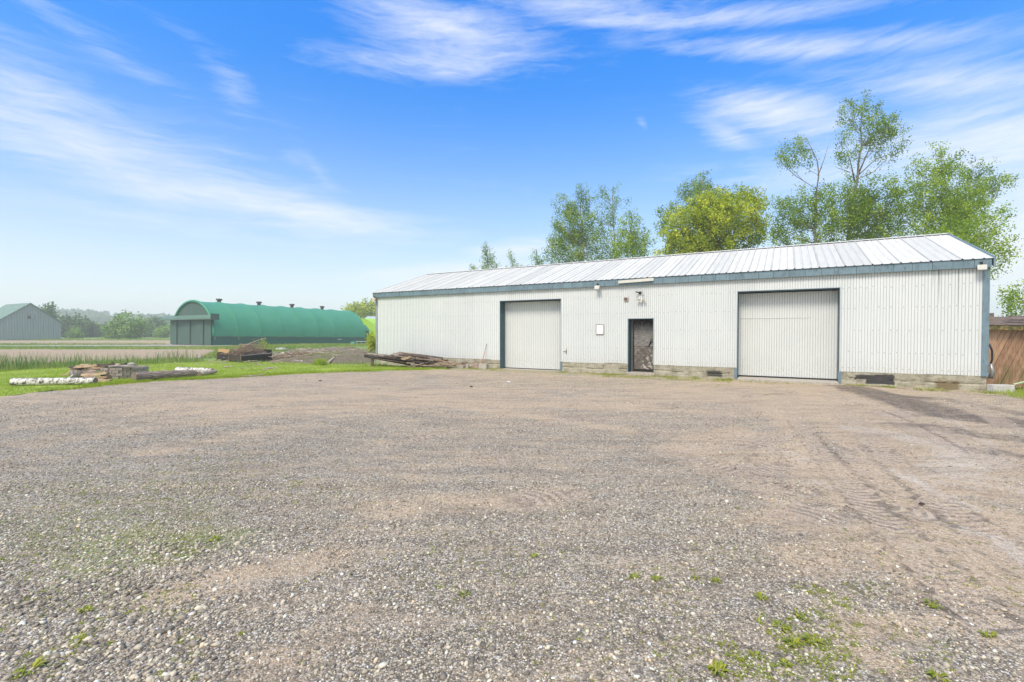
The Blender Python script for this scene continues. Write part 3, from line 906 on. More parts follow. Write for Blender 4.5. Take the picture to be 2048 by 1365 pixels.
x, y = scatter_view(74000, 1.9, 5.4, rng, 0.95)
k = keep_gravel(x, y, rng); x, y = x[k], y[k]
stones('gravel_stones', x, y, (np.clip(rng.gamma(2.2, 0.0019, len(x)) + 0.0028, 0, .02) * (1 + 0.55 * sstep(-x - 0.2 * y, -0.6, 1.6) * (1 - sstep(y, 3.0, 4.6)) * sstep(fbm(x * 1.5, y * 1.5, 84), .35, .6))), ICO_V, ICO_F, 'loose crushed stone lying on the nearest part of the yard', rng)
x, y = scatter_view(95000, 5.0, 11.5, rng, 0.75)
k = keep_gravel(x, y, rng); x, y = x[k], y[k]
stones('gravel_stones', x, y, np.clip(rng.gamma(2.5, 0.0020, len(x)) + 0.0035, 0, .02), OCT_V, OCT_F, 'small loose stones scattered over the middle of the yard', rng)
x, y = scatter_view(16000, 11, 21, rng, 0.9)
k = keep_gravel(x, y, rng) & inpoly(x, y, YARD); x, y = x[k], y[k]
stones('gravel_stones', x, y, rng.gamma(3, 0.0028, len(x)) + 0.004, OCT_V, OCT_F, 'small loose stones at the far side of the yard', rng)


# ------------------------------------------------------------------ grass, reeds, weeds
def blades(x, y, z, h, wd, lean, rng, tint, seg2=False):
    n = len(x)
    a = rng.random(n) * 2 * pi
    b = rng.random(n) * 2 * pi
    dx, dy = np.cos(a) * wd / 2, np.sin(a) * wd / 2
    lx, ly = np.cos(b) * lean * h, np.sin(b) * lean * h
    if not seg2:
        P = np.stack([np.stack([x - dx, y - dy, z], -1), np.stack([x + dx, y + dy, z], -1), np.stack([x + lx, y + ly, z + h], -1)], 1)
        return P.reshape(-1, 3), (np.arange(n)[:, None] * 3 + np.arange(3)), np.repeat(tint, 3)
    P = np.stack([np.stack([x - dx, y - dy, z], -1), np.stack([x + dx, y + dy, z], -1),
                  np.stack([x + dx * .8 + lx * .35, y + dy * .8 + ly * .35, z + h * .6], -1), np.stack([x - dx * .8 + lx * .35, y - dy * .8 + ly * .35, z + h * .6], -1),
                  np.stack([x + lx, y + ly, z + h], -1), np.stack([x + lx, y + ly, z + h], -1)], 1)
    i = np.arange(n)[:, None] * 6
    Fc = np.concatenate([i + np.array([[0, 1, 2]]), i + np.array([[0, 2, 3]]), i + np.array([[3, 2, 4]])], 0)
    return P.reshape(-1, 3), Fc, np.repeat(tint, 6)


def scatter_poly(n, poly, rng):
    P = np.array(poly); lo, hi = P.min(0), P.max(0)
    x = rng.uniform(lo[0], hi[0], n); y = rng.uniform(lo[1], hi[1], n)
    k = inpoly(x, y, poly)
    return x[k], y[k]


def grass(name, x, y, z, h, wd, m_, rng, label, tint=None, lean=0.5, seg2=False, kind='stuff'):
    tint = np.clip(rng.normal(0.5, 0.22, len(x)), 0, 1) if tint is None else tint
    V, Fc, T = blades(x, y, z, h, wd, lean, rng, tint, seg2)
    return tag(obj(name, mesh_np(name, V, Fc, m_, False, dict(tint=T))), label, kind=kind)


x, y = scatter_poly(420000, LAWN, rng)
k = (np.abs(x) < y * 1.2 + 1.0) & (rng.random(len(x)) < 0.25 + 0.75 * np.exp(-((y - 16) / 9) ** 2)) & (y > 9)
x, y = x[k], y[k]
T = np.clip(fbm(x * 0.7, y * 0.7, 91) * 0.9 + rng.normal(0.05, 0.16, len(x)), 0, 1)
grass('lawn_grass', x, y, 0 * x - 0.01, rng.uniform(0.03, 0.085, len(x)), 0.016 + 0 * x, M['lawngrass'], rng, 'short bright green grass growing on the lawn', T)
# ragged grass along the yard's edge
pe = np.array(EDGE[2:]); sg = rng.integers(0, len(pe) - 1, 16000); tt = rng.random(16000)
x = pe[sg, 0] * (1 - tt) + pe[sg + 1, 0] * tt + rng.normal(0.0, 0.22, 16000) - 0.05
y = pe[sg, 1] * (1 - tt) + pe[sg + 1, 1] * tt + rng.normal(0.0, 0.22, 16000)
k = fbm(x * 1.4, y * 1.4, 95) > 0.42
x, y = x[k], y[k]
grass('edge_grass', x, y, 0 * x - 0.01, rng.uniform(0.04, 0.13, len(x)), 0.016 + 0 * x, M['lawngrass'], rng, 'ragged grass along the border of lawn and gravel')


def along(poly, n, lo, hi, rng):
    """points beside a polyline, offset to its left by lo..hi"""
    P = np.array(poly, float); L = np.hypot(*np.diff(P, axis=0).T); s = rng.random(n) * L.sum()
    c_ = np.concatenate([[0], np.cumsum(L)]); i = np.clip(np.searchsorted(c_, s) - 1, 0, len(L) - 1)
    t_ = (s - c_[i]) / L[i]; D = (P[i + 1] - P[i]) / L[i][:, None]
    q = P[i] + D * (t_ * L[i])[:, None]
    o = rng.uniform(lo, hi, n)
    return q[:, 0] - D[:, 1] * o, q[:, 1] + D[:, 0] * o


x, y = along(REEDLINE, 17000, 0.0, 4.2, rng)
cl = fbm(x * 0.9, y * 0.9, 101)
k = (rng.random(len(x)) < np.clip((cl - 0.40) * 3.2, 0.05, 0.7))
x, y, cl = x[k], y[k], cl[k]
h = rng.uniform(0.25, 0.80, len(x)) * (0.30 + 1.15 * cl)
T = np.where(rng.random(len(x)) < 0.24, rng.uniform(0.85, 1, len(x)), rng.uniform(0, 0.6, len(x)))
grass('reed_bed', x, y, 0 * x - 0.06, h, rng.uniform(0.012, 0.024, len(x)), M['reed'], rng, 'tall green reeds in the ditch between lawn and field', T, 0.20, True)
x, y = along(REEDLINE, 26000, -0.15, 4.6, rng)
grass('ditch_grass', x, y, 0 * x - 0.06, rng.uniform(0.08, 0.30, len(x)), 0.02 + 0 * x, M['meadow'], rng, 'mixed green and straw grass at the foot of the reeds', None, 0.6)
# verges by the track, edges of the fields
xs_, ys_, hs_ = [], [], []
for poly, n, lo, hi, h0, h1 in [([(-130, 49), (-27, 47)], 15000, 0.0, 6.5, 0.1, 0.35), ([(-130, 60), (-48, 64.5)], 7000, 0, 3.5, 0.1, 0.4), ([(-35, 50), (-23, 66)], 9000, -9, 3, 0.08, 0.3),
                                ([(-28, 46), (-20, 31)], 5000, -0.3, 6.5, 0.1, 0.4), ([(-150, 95), (-48, 96)], 6000, 0, 9, 0.2, 0.6), ([(-35.5, 61.5), (-22.5, 84)], 5000, -8, -0.3, 0.08, 0.3)]:
    a, b = along(poly, n, lo, hi, rng)
    xs_.append(a); ys_.append(b); hs_.append(rng.uniform(h0, h1, n))
x, y, h = map(np.concatenate, (xs_, ys_, hs_))
k = ~inpoly(x, y, MOUND) & ~inpoly(x, y, TRACK)
x, y, h = x[k], y[k], h[k]
T = np.clip(fbm(x * 0.3, y * 0.3, 111) + rng.normal(0, 0.15, len(x)), 0, 1)
grass('verge_grass', x, y, dip(x, y) - 0.06, h, 0.05 + 0 * x, M['meadow'], rng, 'rough grass on the verges between track and fields', T, 0.5)
# dry grass and weeds on and around the mound
x, y = scatter_poly(26000, [(-6.4, 23.6), (-13, 24.6), (-17.5, 27.5), (-22, 38), (-20, 47), (-11, 46), (-7, 34)], rng)
cl = fbm(x * 0.7, y * 0.7, 121)
k = (cl > 0.50) | (y < 25.6)
x, y = x[k], y[k]
zz = np.array([mound_z(a, b) for a, b in zip(x, y)])
grass('mound_grass', x, y, zz - 0.03, rng.uniform(0.06, 0.26, len(x)), 0.022 + 0 * x, M['meadow'], rng, 'tufts of rough grass over the soil heap', None, 0.6)
# weeds by the wall
x, y = [], []
for s0, s1, b0, b1, n in ((5.2, 8.6, -1.0, 0.0, 2600), (10.9, 13.8, -0.75, -0.03, 1800), (13.2, 17.6, -1.5, -0.35, 2800), (14.7, 17.6, -0.5, -0.03, 1500), (20.8, 22.1, -0.35, -0.03, 900),
                          (22.5, 24.4, -0.85, -0.25, 1100), (0.5, 6.2, -1.8, -0.9, 2400), (17.7, 20.6, -0.9, -0.45, 300)):
    s = rng.uniform(s0, s1, n); b = rng.uniform(b0, b1, n)
    x.append(wx + cos(wth) * s + sin(wth) * b); y.append(wy - sin(wth) * s + cos(wth) * b)
x, y = np.concatenate(x), np.concatenate(y)
k = fbm(x * 2.4, y * 2.4, 131) + rng.normal(0, 0.05, len(x)) + 0.35 * (fbm(x * 0.6, y * 0.6, 133) - .5) > 0.475
x, y = x[k], y[k]
grass('wall_weeds', x, y, 0 * x - 0.01, rng.uniform(0.015, 0.09, len(x)), 0.016 + 0 * x, M['weed'], rng, 'low green weeds along the foot of the white wall', None, 0.9)
x, y = scatter_poly(5200, [(12.7, 11.6), (13.3, 13.2), (14.3, 13.9), (18, 13.9), (18, 11.2)], rng)
grass('corner_grass', x, y, 0 * x - 0.02, rng.uniform(0.06, 0.20, len(x)), 0.016 + 0 * x, M['lawngrass'], rng, 'bright tall grass below the brown shed at the right', None, 0.6)


def weed_np(n_leaf, size, rng, upright=0.35):
    V, Fc, T = [], [], []
    for i in range(n_leaf):
        a = rng.random() * 2 * pi
        L = size * rng.uniform(0.5, 1.0); wd_ = L * rng.uniform(0.07, 0.17); e = rng.uniform(0.15, 1.0) * upright * 2
        d_ = np.array([cos(a), sin(a), 0]); s_2 = np.array([-sin(a), cos(a), 0])
        o = d_ * rng.uniform(0, size * 0.25) + s_2 * rng.normal(0, size * 0.15)
        m1 = o + d_ * L * 0.5 + np.array([0, 0, L * e * 0.6]); tp = o + d_ * L + np.array([0, 0, L * e * 0.45])
        b = len(V)
        V += [o, m1 + s_2 * wd_, tp, m1 - s_2 * wd_]
        Fc += [(b, b + 1, b + 2, b + 3)]
        T += [np.clip(rng.normal(0.5, 0.2), 0, 1)] * 4
    return np.array(V), Fc, T


wv, wf, wt = [], [], []
n0 = 0


def add_weeds(px0, px1, py0, py1, n, s0, s1, thr=0.0):
    global n0
    for _ in range(int(n * 1.5)):
        p = gnd(rng.uniform(px0, px1), rng.uniform(py0, py1))
        if fbm(p[0] * 3, p[1] * 3, 141) < thr: continue
        z0 = float(yard_z(np.array([p[0]]), np.array([p[1]]))[0][0])
        V_, F_, T_ = weed_np(int(rng.integers(5, 12)), rng.uniform(s0, s1) * .9, rng)
        wv.append(V_ + np.array([p[0], p[1], z0])); wf.extend([tuple(i + n0 for i in f) for f in F_]); wt.extend(T_)
        n0 += len(V_)


for a in [(0, 420, 960, 1130, 1100, .010, .030, .42), (120, 600, 880, 1010, 600, .012, .035, .45), (60, 400, 1110, 1330, 200, .012, .035, .5), (1440, 1700, 1140, 1365, 240, .012, .04, .48),
          (1380, 2048, 1100, 1365, 170, .01, .03, .45), (600, 1400, 960, 1330, 260, .008, .025, .5), (1400, 2040, 980, 1120, 110, .012, .03, .5), (800, 1250, 1090, 1180, 60, .01, .03, .45),
          (560, 760, 880, 1010, 60, .015, .04, .5), (900, 1500, 758, 775, 260, .03, .06, .4), (1300, 2048, 980, 1365, 600, .008, .024, .46), (600, 1400, 900, 1365, 500, .008, .022, .5), (0, 400, 1130, 1365, 420, .010, .030, .48), (1440, 1720, 1150, 1365, 300, .014, .036, .46)]:
    add_weeds(*a)
tag(obj('ground_weeds', mesh_np('ground_weeds', np.concatenate(wv), wf, M['weed'], False, dict(tint=wt))), 'tiny green and yellow weeds sprouting through the gravel', kind='stuff')

WEEDS = [(60, 1345, 0.10, 9, 'broad-leaved dandelion sprouting at the bottom left corner of the gravel'),
         (158, 1285, 0.07, 16, 'bushy yellow-green weed in the gravel at the left, above the dandelion'),
         (930, 1192, 0.065, 10, 'lone flat green weed near the bottom middle of the yard'),
         (1268, 1155, 0.06, 12, 'leftmost of three small weeds in a row, bottom right of centre'), (1312, 1160, 0.06, 12, 'middle weed of the three in a row, bottom right of centre'), (1392, 1158, 0.055, 10, 'rightmost weed of the three in a row, bottom right of centre'), (1430, 1163, 0.06, 10, 'small weed just right of the row of three'), (1522, 1196, 0.065, 16, 'tufted weed beside a dark soil stain in the gravel'),
         (1600, 1232, 0.07, 12, 'topmost weed of the big green patch at the bottom right'), (1560, 1255, 0.08, 14, 'left weed inside the big green patch at the bottom right'), (1588, 1290, 0.08, 16, 'lower middle weed of the big green patch at the bottom right'), (1625, 1285, 0.08, 16, 'right weed of the big green patch at the bottom right'), (1438, 1345, 0.085, 22, 'round leafy weed clump at the bottom edge, right of centre'),
         (1510, 1315, 0.06, 10, 'small weed below the left of the big green patch'), (1570, 1330, 0.06, 12, 'weed near the bottom edge below the big green patch'), (1865, 1215, 0.07, 14, 'lone weed in the gravel at the right, above the reddish one'), (1975, 1275, 0.07, 14, 'reddish-stemmed weed near the right edge of the gravel'), (1880, 1360, 0.08, 14, 'weed on the bottom edge at the lower right corner'),
         (483, 1270, 0.03, 14, 'small dark moss tuft standing up in the gravel'), (172, 1222, 0.07, 12, 'weed in the left gravel above the bushy yellow-green one'), (430, 1080, 0.08, 12, 'small mossy weed in the upper left gravel'), (1068, 1115, 0.06, 10, 'tiny lone weed in the middle of the yard')]
for px, py, s, n, lab in WEEDS:
    p = gnd(px, py)
    z0 = float(yard_z(np.array([p[0]]), np.array([p[1]]))[0][0])
    V_, F_, T_ = weed_np(int(n * 2.2) + 6, s * 0.72, rng, 0.5)
    o = obj('weed', mesh_np('weed', V_, F_, M['weed'], False, dict(tint=T_)), None, (p[0], p[1], z0))
    tag(o, lab or 'small leafy green weed growing in the gravel yard', 'weed', 'weeds growing in the gravel yard')

# ------------------------------------------------------------------ white building
B = empty('long_white_building', (wx, wy, 0), (0, 0, -wth), 'long low white corrugated metal shop building with two garage doors', 'building')
L = 24.17
OPEN = [(7.82, 10.87, 3.11), (13.76, 14.76, 2.22), (17.68, 20.69, 3.13)]
ZB, ZT = 0.42, 3.56
REC = 0.42      # depth of door recesses


def corr(x0, x1, z0, z1, pitch, y=0.0, depth=0.018, rows=1, phase0=0.0):
    """corrugated sheet; flats in front, narrow grooves behind"""
    pts = []
    k0 = int(math.floor((x0 - phase0) / pitch)) - 1
    for k in range(k0, int((x1 - phase0) / pitch) + 2):
        b = phase0 + k * pitch
        for fx, fy in ((0.0, 0.0), (0.07, 1.0), (0.17, 1.0), (0.24, 0.0)):
            pts.append((b + fx * pitch, y + fy * depth))
    pts = sorted(pts)
    xs = [p[0] for p in pts]; ys = [p[1] for p in pts]
    y0_, y1_ = np.interp([x0, x1], xs, ys)
    pts = [(x0, y0_)] + [p for p in pts if x0 + 1e-4 < p[0] < x1 - 1e-4] + [(x1, y1_)]
    zs = np.linspace(z0, z1, rows + 1)
    V = [(px, py, z) for z in zs for px, py in pts]
    n = len(pts)
    Fc = [(r * n + i, r * n + i + 1, (r + 1) * n + i + 1, (r + 1) * n + i) for r in range(rows) for i in range(n - 1)]
    return V, Fc


edges = list(np.arange(0.0, L - 0.3, 0.914)) + [L]
for i in range(len(edges) - 1):
    a, b = edges[i], edges[i + 1]
    cuts = sorted({a, b} | {q for o_ in OPEN for q in o_[:2] if a < q < b})
    mb = MB()
    jit = float(rng.normal(0, 0.012))
    pitch = 0.914 / 9 if a < 10.5 else 0.0762
    for c0, c1 in zip(cuts[:-1], cuts[1:]):
        mid = (c0 + c1) / 2
        zb = ZB + jit
        for o_ in OPEN:
            if o_[0] < mid < o_[1]: zb = o_[2] + 0.02
        mb.add(*corr(c0, c1, zb, ZT, pitch, -0.002 * (i % 2)))
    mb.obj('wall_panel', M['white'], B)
# screws
mb = MB()
for zr_ in (0.55, 1.05, 1.75, 2.45, 3.1):
    for k in range(int(L / 0.1524)):
        sx0 = k * 0.1524 + 0.05
        if any(o_[0] - 0.05 < sx0 < o_[1] + 0.05 and zr_ < o_[2] for o_ in OPEN) or rng.random() < 0.35: continue
        zz0 = zr_ + rng.normal(0, 0.012)
        mb.add([(sx0 - .009, -.007, zz0 - .009), (sx0 + .009, -.007, zz0 - .009), (sx0 + .009, -.007, zz0 + .009), (sx0 - .009, -.007, zz0 + .009)], [(0, 1, 2, 3)])
tag(mb.obj('screw_heads', M['frame_dark'], B), kind='stuff')
# fascia, roof, trims
k = -0.06
while k < L + 0.05:
    k2 = min(k + 0.46, L + 0.06)
    j = rng.normal(0, 0.003)
    MB().box((k + 0.004, -0.115 + j, 3.54), (k2 - 0.004, -0.085 + j, 3.782)).obj('fascia_panel', M['fascia'], B)
    k = k2
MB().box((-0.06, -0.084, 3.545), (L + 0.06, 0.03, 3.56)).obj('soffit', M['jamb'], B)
ER, RR = -0.15, 4.5


def roof_pt(x, f, h=0.0):
    y = ER + (RR - ER) * f
    z = 3.79 + (5.285 - 3.79) * f
    nrm = np.array([0, -(5.285 - 3.79), (RR - ER)]); nrm = nrm / np.linalg.norm(nrm)
    return np.array([x, y, z]) + nrm * h


def roof_panel(x0, x1, parent, minor=3):
    wv_ = x1 - x0
    prof = []
    for q in range(minor):
        b = x0 + wv_ * q / minor
        hgt = 0.034 if q == 0 else 0.018
        prof += [(b - 0.001 if q == 0 else b - 0.022, 0.0 if q else 0.002), (b + 0.010, hgt), (b + 0.024, hgt), (b + 0.045, 0.001)]
    prof += [(x1 - 0.004, 0.0)]
    V = [roof_pt(x, f, h) for f in (0.0, 1.0) for x, h in prof]
    n = len(prof)
    mb = MB().add(V, [(i, i + 1, n + i + 1, n + i) for i in range(n - 1)])
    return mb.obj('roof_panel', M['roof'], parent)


npan = 35
pw = (L + 0.2) / npan
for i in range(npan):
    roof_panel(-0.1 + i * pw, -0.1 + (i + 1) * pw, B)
mb = MB()      # black faces stand in for the shade inside the rib ends
for i in range(npan):
    for q in range(3):
        b = -0.1 + i * pw + pw * q / 3
        h_ = 0.034 if q == 0 else 0.02
        P0 = [roof_pt(b - 0.012, 0.0, 0), roof_pt(b + 0.045, 0.0, 0), roof_pt(b + 0.026, 0.0, h_ - 0.003), roof_pt(b + 0.008, 0.0, h_ - 0.003)]
        mb.add([p + np.array([0, -0.003, 0]) for p in P0], [(0, 1, 2, 3)])
tag(mb.obj('rib_end_shade', M['black'], B), kind='stuff')
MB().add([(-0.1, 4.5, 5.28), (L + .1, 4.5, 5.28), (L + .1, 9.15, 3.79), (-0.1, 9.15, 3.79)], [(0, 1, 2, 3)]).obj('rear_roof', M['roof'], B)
mb = MB()
for sgn in (-1, 1):
    mb.add([(-0.12, 4.5, 5.325), (L + .12, 4.5, 5.325), (L + .12, 4.5 + sgn * 0.2, 5.262), (-0.12, 4.5 + sgn * 0.2, 5.262)], [(0, 1, 2, 3)] if sgn < 0 else [(3, 2, 1, 0)])
mb.obj('ridge_cap', M['roof'], B)
for x0, mm in ((-0.13, M['end_white']), (L + 0.09, M['fascia'])):
    mb = MB()
    for (ya, za), (yb, zb) in (((-0.15, 3.79), (4.5, 5.285)), ((4.5, 5.285), (9.15, 3.79))):
        mb.hexa([(x0, ya, za - 0.24), (x0 + .04, ya, za - 0.24), (x0 + .04, yb, zb - 0.24), (x0, yb, zb - 0.24), (x0, ya, za + .045), (x0 + .04, ya, za + .045), (x0 + .04, yb, zb + .045), (x0, yb, zb + .045)])
    mb.obj('rake_trim', mm, B)
# end and rear walls
for xw, nm in ((0.0, 'end_wall'), (L, 'end_wall')):
    n = 60
    ysr = np.linspace(0.03, 9.0, n + 1); V, Fc = [], []
    for i, yv in enumerate(ysr):
        off = (0.012 if i % 2 else 0) * (-1 if xw == 0 else 1)
        zt = 3.79 + (5.285 - 3.79) * (1 - abs(yv - 4.5) / 4.65)
        V += [(xw + off, yv, -0.2), (xw + off, yv, zt - 0.02)]
    for i in range(n): Fc.append((2 * i, 2 * i + 2, 2 * i + 3, 2 * i + 1))
    MB().add(V, Fc).obj(nm, M['end_white'], B)
MB().box((0, 8.95, -0.2), (L, 9.0, 3.76)).obj('rear_wall', M['end_white'], B)
MB().box((-0.025, -0.03, 0.30), (0.10, 0.028, 3.54)).obj('corner_trim', simple('grey_corner', (0.30, 0.32, 0.36), 0.5), B)
MB().box((L - 0.10, -0.035, 0.42), (L + 0.05, 0.028, 3.54)).obj('corner_trim', M['fascia'], B)
# foundation between the doors
for a, b in ((0.0, 7.82), (10.87, 13.76), (14.76, 17.68), (20.69, L + 0.03)):
    nxs = max(8, int((b - a) / 0.045)); nzs = 16
    xs0 = np.linspace(a + 0.002, b - 0.002, nxs); zs0 = np.linspace(-0.15, 0.46, nzs)
    Xf, Zf = np.meshgrid(xs0, zs0)
    crack = 0.20 + 0.13 * (fbm(Xf * 1.3, Zf * 0, 151) - 0.5)
    Yf = 0.012 + 0.03 * (fbm(Xf * 4, Zf * 7, 152) - 0.5) + 0.045 * np.exp(-((Zf - crack) / 0.018) ** 2) * (fbm(Xf * 2, Zf * 0, 153) > 0.4)
    Yf = Yf - 0.006 * (Zf < crack) - 0.02 * sstep(Zf, 0.12, -0.05) + 0.02 * (fbm(Xf * 9, Zf * 14, 154) - .5)
    V = np.stack([Xf, Yf, Zf], -1).reshape(-1, 3)
    mb = MB().add(V, grid_faces(nxs, nzs)).box((a + .001, 0.04, -0.2), (b - .001, 0.36, 0.45))
    mb.obj('foundation', M['concrete'], B)
# aprons and sills
MB().box((17.72, -0.36, -0.12), (20.66, 0.5, 0.085)).obj('door_apron', M['pale_concrete'], B, bevel=0.02)
MB().box((13.70, -0.05, -0.15), (14.82, 0.5, 0.105)).obj('door_sill', M['pale_concrete'], B, bevel=0.015)
MB().box((7.84, 0.0, -0.15), (10.85, 0.5, 0.012)).obj('door_sill', M['pale_concrete'], B)


def corr_leaf(x0, x1, z0, z1, y, pitch):
    return MB().add(*corr(x0, x1, z0, z1, pitch, y)).box((x0, y + 0.02, z0), (x1, y + 0.06, z1))


def opening(x0, x1, zt, z0, jm):
    MB().box((x0 - 0.004, 0.002, z0 - 0.12), (x0 + 0.022, REC + 0.1, zt)).obj('jamb', jm, B)
    MB().box((x1 - 0.022, 0.002, z0 - 0.12), (x1 + 0.004, REC + 0.1, zt)).obj('jamb', jm, B)
    MB().box((x0 + 0.024, 0.002, zt - 0.024), (x1 - 0.024, REC + 0.1, zt)).obj('head_jamb', jm, B)
    for a, b, c0, c1 in ((x0 - 0.016, x0 + 0.006, ZB, zt + 0.012), (x1 - 0.006, x1 + 0.016, ZB, zt + 0.012)):
        MB().box((a, -0.014, c0), (b, -0.003, c1)).obj('door_trim', M['edge'], B)
    MB().box((x0 - 0.016, -0.016, zt - 0.004), (x1 + 0.016, -0.004, zt + 0.018)).obj('door_trim', M['edge'], B)


opening(*OPEN[0][:2], OPEN[0][2], 0.02, M['jamb'])
opening(*OPEN[2][:2], OPEN[2][2], 0.09, M['jamb'])
opening(*OPEN[1][:2], OPEN[1][2], 0.12, M['jamb'])
# blue post seen at the right of each garage opening below the cladding
MB().box((20.66, -0.012, 0.03), (20.75, 0.0, 0.42)).obj('door_trim', M['trim'], B)
MB().box((17.60, -0.012, 0.03), (17.69, 0.0, 0.42)).obj('door_trim', M['trim'], B)
MB().box((10.83, -0.012, 0.0), (10.92, 0.0, 0.42)).obj('door_trim', M['trim'], B)
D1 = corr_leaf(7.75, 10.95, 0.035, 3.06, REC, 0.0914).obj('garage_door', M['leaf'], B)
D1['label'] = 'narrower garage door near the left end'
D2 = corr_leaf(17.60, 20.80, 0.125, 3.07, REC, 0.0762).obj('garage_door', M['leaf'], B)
D2['label'] = 'garage door near the right end'
MB().box((17.72, REC - 0.012, 2.18), (19.9, REC - 0.004, 2.20)).obj('seam', M['leaf'], D2)
MB().box((17.7, REC - 0.03, 0.09), (20.68, REC + 0.02, 0.135)).obj('bottom_seal', M['black'], D2)
MB().box((7.84, REC - 0.03, 0.012), (10.86, REC + 0.02, 0.045)).obj('bottom_seal', M['black'], D1)
# latch by the first door
MB().box((10.98, -0.03, 0.86), (11.14, -0.015, 0.875)).box((11.12, -0.035, 0.76), (11.135, -0.012, 0.98)).obj('latch', M['frame_dark'], B)
# man door: two weathered plywood boards, inner frame, hasp and padlock
dr = MB().box((13.86, REC, 0.125), (14.70, REC + 0.04, 2.17)).obj('entry_door', M['gap_dark'], B)
dr['label'] = 'dark weathered plywood entry door'
MB().box((13.90, REC - 0.018, 1.125), (14.68, REC - 0.001, 2.16)).obj('door_board', M['plydoor'], dr)
MB().box((13.90, REC - 0.014, 0.21), (14.68, REC - 0.001, 1.112)).obj('door_board', M['plydoor'], dr)
MB().box((14.38, REC - 0.03, 1.12), (14.66, REC - 0.019, 1.36)).obj('door_patch', M['plydoor'], dr)
MB().box((13.80, REC - 0.10, 0.10), (13.86, REC + 0.03, 2.19)).obj('inner_frame', simple('grey_frame', (0.16, 0.16, 0.15), 0.8), B)
mb = MB()
mb.tube([(14.60, REC - 0.05, 1.34), (14.60, REC - 0.02, 1.34)], 0.055, 10)
mb.tube([(14.56, REC - 0.045, 1.30), (14.50, REC - 0.045, 1.18), (14.48, REC - 0.045, 1.12)], [0.035, 0.02, 0.01], 6)
hs_ = mb.obj('door_latch', M['black'], dr)
MB().box((14.60, REC - 0.075, 1.315), (14.64, REC - 0.05, 1.36)).obj('padlock', M['steel'], dr)
# blank notice
nt = empty('notice_board', (*wl(12.61, -0.02), 1.80), (0, 0, -wth), 'blank white rectangular notice on the wall left of the dark door', 'sign')
MB().box((-0.155, -0.012, -0.195), (0.155, 0.006, 0.195)).obj('backing', M['paper'], nt)
mb = MB()
for bx in (((-.165, -.02, -.205), (.165, .0, -.190)), ((-.165, -.02, .190), (.165, .0, .205)), ((-.165, -.02, -.190), (-.152, .0, .190)), ((.152, -.02, -.190), (.165, .0, .190))):
    mb.box(*bx)
mb.obj('frame', M['frame_dark'], nt)


def on_wall(s, z, b=0.0):
    p = wl(s, b)
    return (p[0], p[1], z)


# flood lights
def flood(s, z, b, label, body):
    e = empty('flood_light', on_wall(s, z, b), (0, 0, -wth), label, 'light', 'lights on the white building')
    mb = MB().hexa([(-.105, -.13, -.09), (.105, -.13, -.09), (.09, -.02, -.06), (-.09, -.02, -.06), (-.105, -.10, .05), (.105, -.10, .05), (.09, 0, .05), (-.09, 0, .05)])
    mb.obj('housing', body, e, bevel=0.008)
    MB().box((-.09, -.135, -.105), (.09, -.02, -.092)).obj('lens', M['glass'], e)
    MB().box((-.03, -.05, .052), (.03, .02, .14)).tube([(0, -.03, .10), (0, .06, .13)], 0.014, 6).obj('bracket', M['black'], e)
    return e


flood(12.55, 3.52, -0.13, 'white flood light under the eave between first garage door and dark door', M['white_plastic'])
flood(24.0, 3.56, -0.12, 'dirty white flood light at the right end of the eave', M['white_plastic'])
flood(0.03, 3.46, -0.10, 'small yellowed lamp below the left end of the eave', simple('yellowed_plastic', (0.55, 0.48, 0.30), 0.5))


def twin(s, z, label, body, r, sensor):
    e = empty('twin_security_light', on_wall(s, z, -0.004), (0, 0, -wth), label, 'light', 'lights on the white building')
    mb = MB().tube([(0, -0.0, 0), (0, -0.05, 0)], [0.06, 0.05], 12)
    mb.obj('base', body, e, True)
    for sg in (-1, 1):
        h = MB().tube([(sg * 0.04, -0.05, 0.01), (sg * 0.10, -0.10, 0.035), (sg * 0.13, -0.17, 0.03)], [0.018, r * 0.7, r], 10)
        ho = h.obj('lamp_head', body, e, True)
        MB().tube([(sg * 0.13, -0.170, 0.03), (sg * 0.132, -0.178, 0.03)], [r * 0.9, r * 0.85], 10).obj('lens', M['glass'], ho)
    if sensor:
        MB().tube([(0, -0.06, -0.03), (0, -0.08, -0.075), (0, -0.085, -0.12)], [0.04, 0.045, 0.03], 10).obj('sensor', body, e, True)
    return e


twin(14.23, 3.22, 'black twin security light high above the dark door', M['black'], 0.035, False)
twin(14.30, 2.93, 'white twin flood light with sensor directly above the dark door', M['white_plastic'], 0.05, True)
bx = empty('utility_box', on_wall(13.69, 2.99, -0.004), (0, 0, -wth), 'small brown square wall box upper left of the dark door', 'utility box')
MB().box((-.085, -.05, -.07), (.085, 0, .07)).obj('housing', simple('pinkish_beige', (0.45, 0.36, 0.31), 0.6), bx, bevel=0.006)
MB().box((-.075, -.056, -.045), (.055, -.051, .062)).obj('cover', M['brown_box'], bx)
# loose white flashing strip hanging over the fascia
e = empty('loose_flashing', on_wall(14.1, 3.66, -0.14), (0, R(-1.6), -wth), 'loose white metal strip hanging over the blue fascia above the dark door', 'metal strip')
MB().box((-.69, -.02, 0.02), (.69, .0, .085)).obj('strip', M['white_plastic'], e)
MB().hexa([(-.69, -.045, -.03), (.69, -.045, -.03), (.69, -.02, -.02), (-.69, -.02, -.02), (-.69, -.045, .018), (.69, -.045, .018), (.69, -.0, .018), (-.69, -.0, .018)]).obj('lip', M['white_plastic'], e)
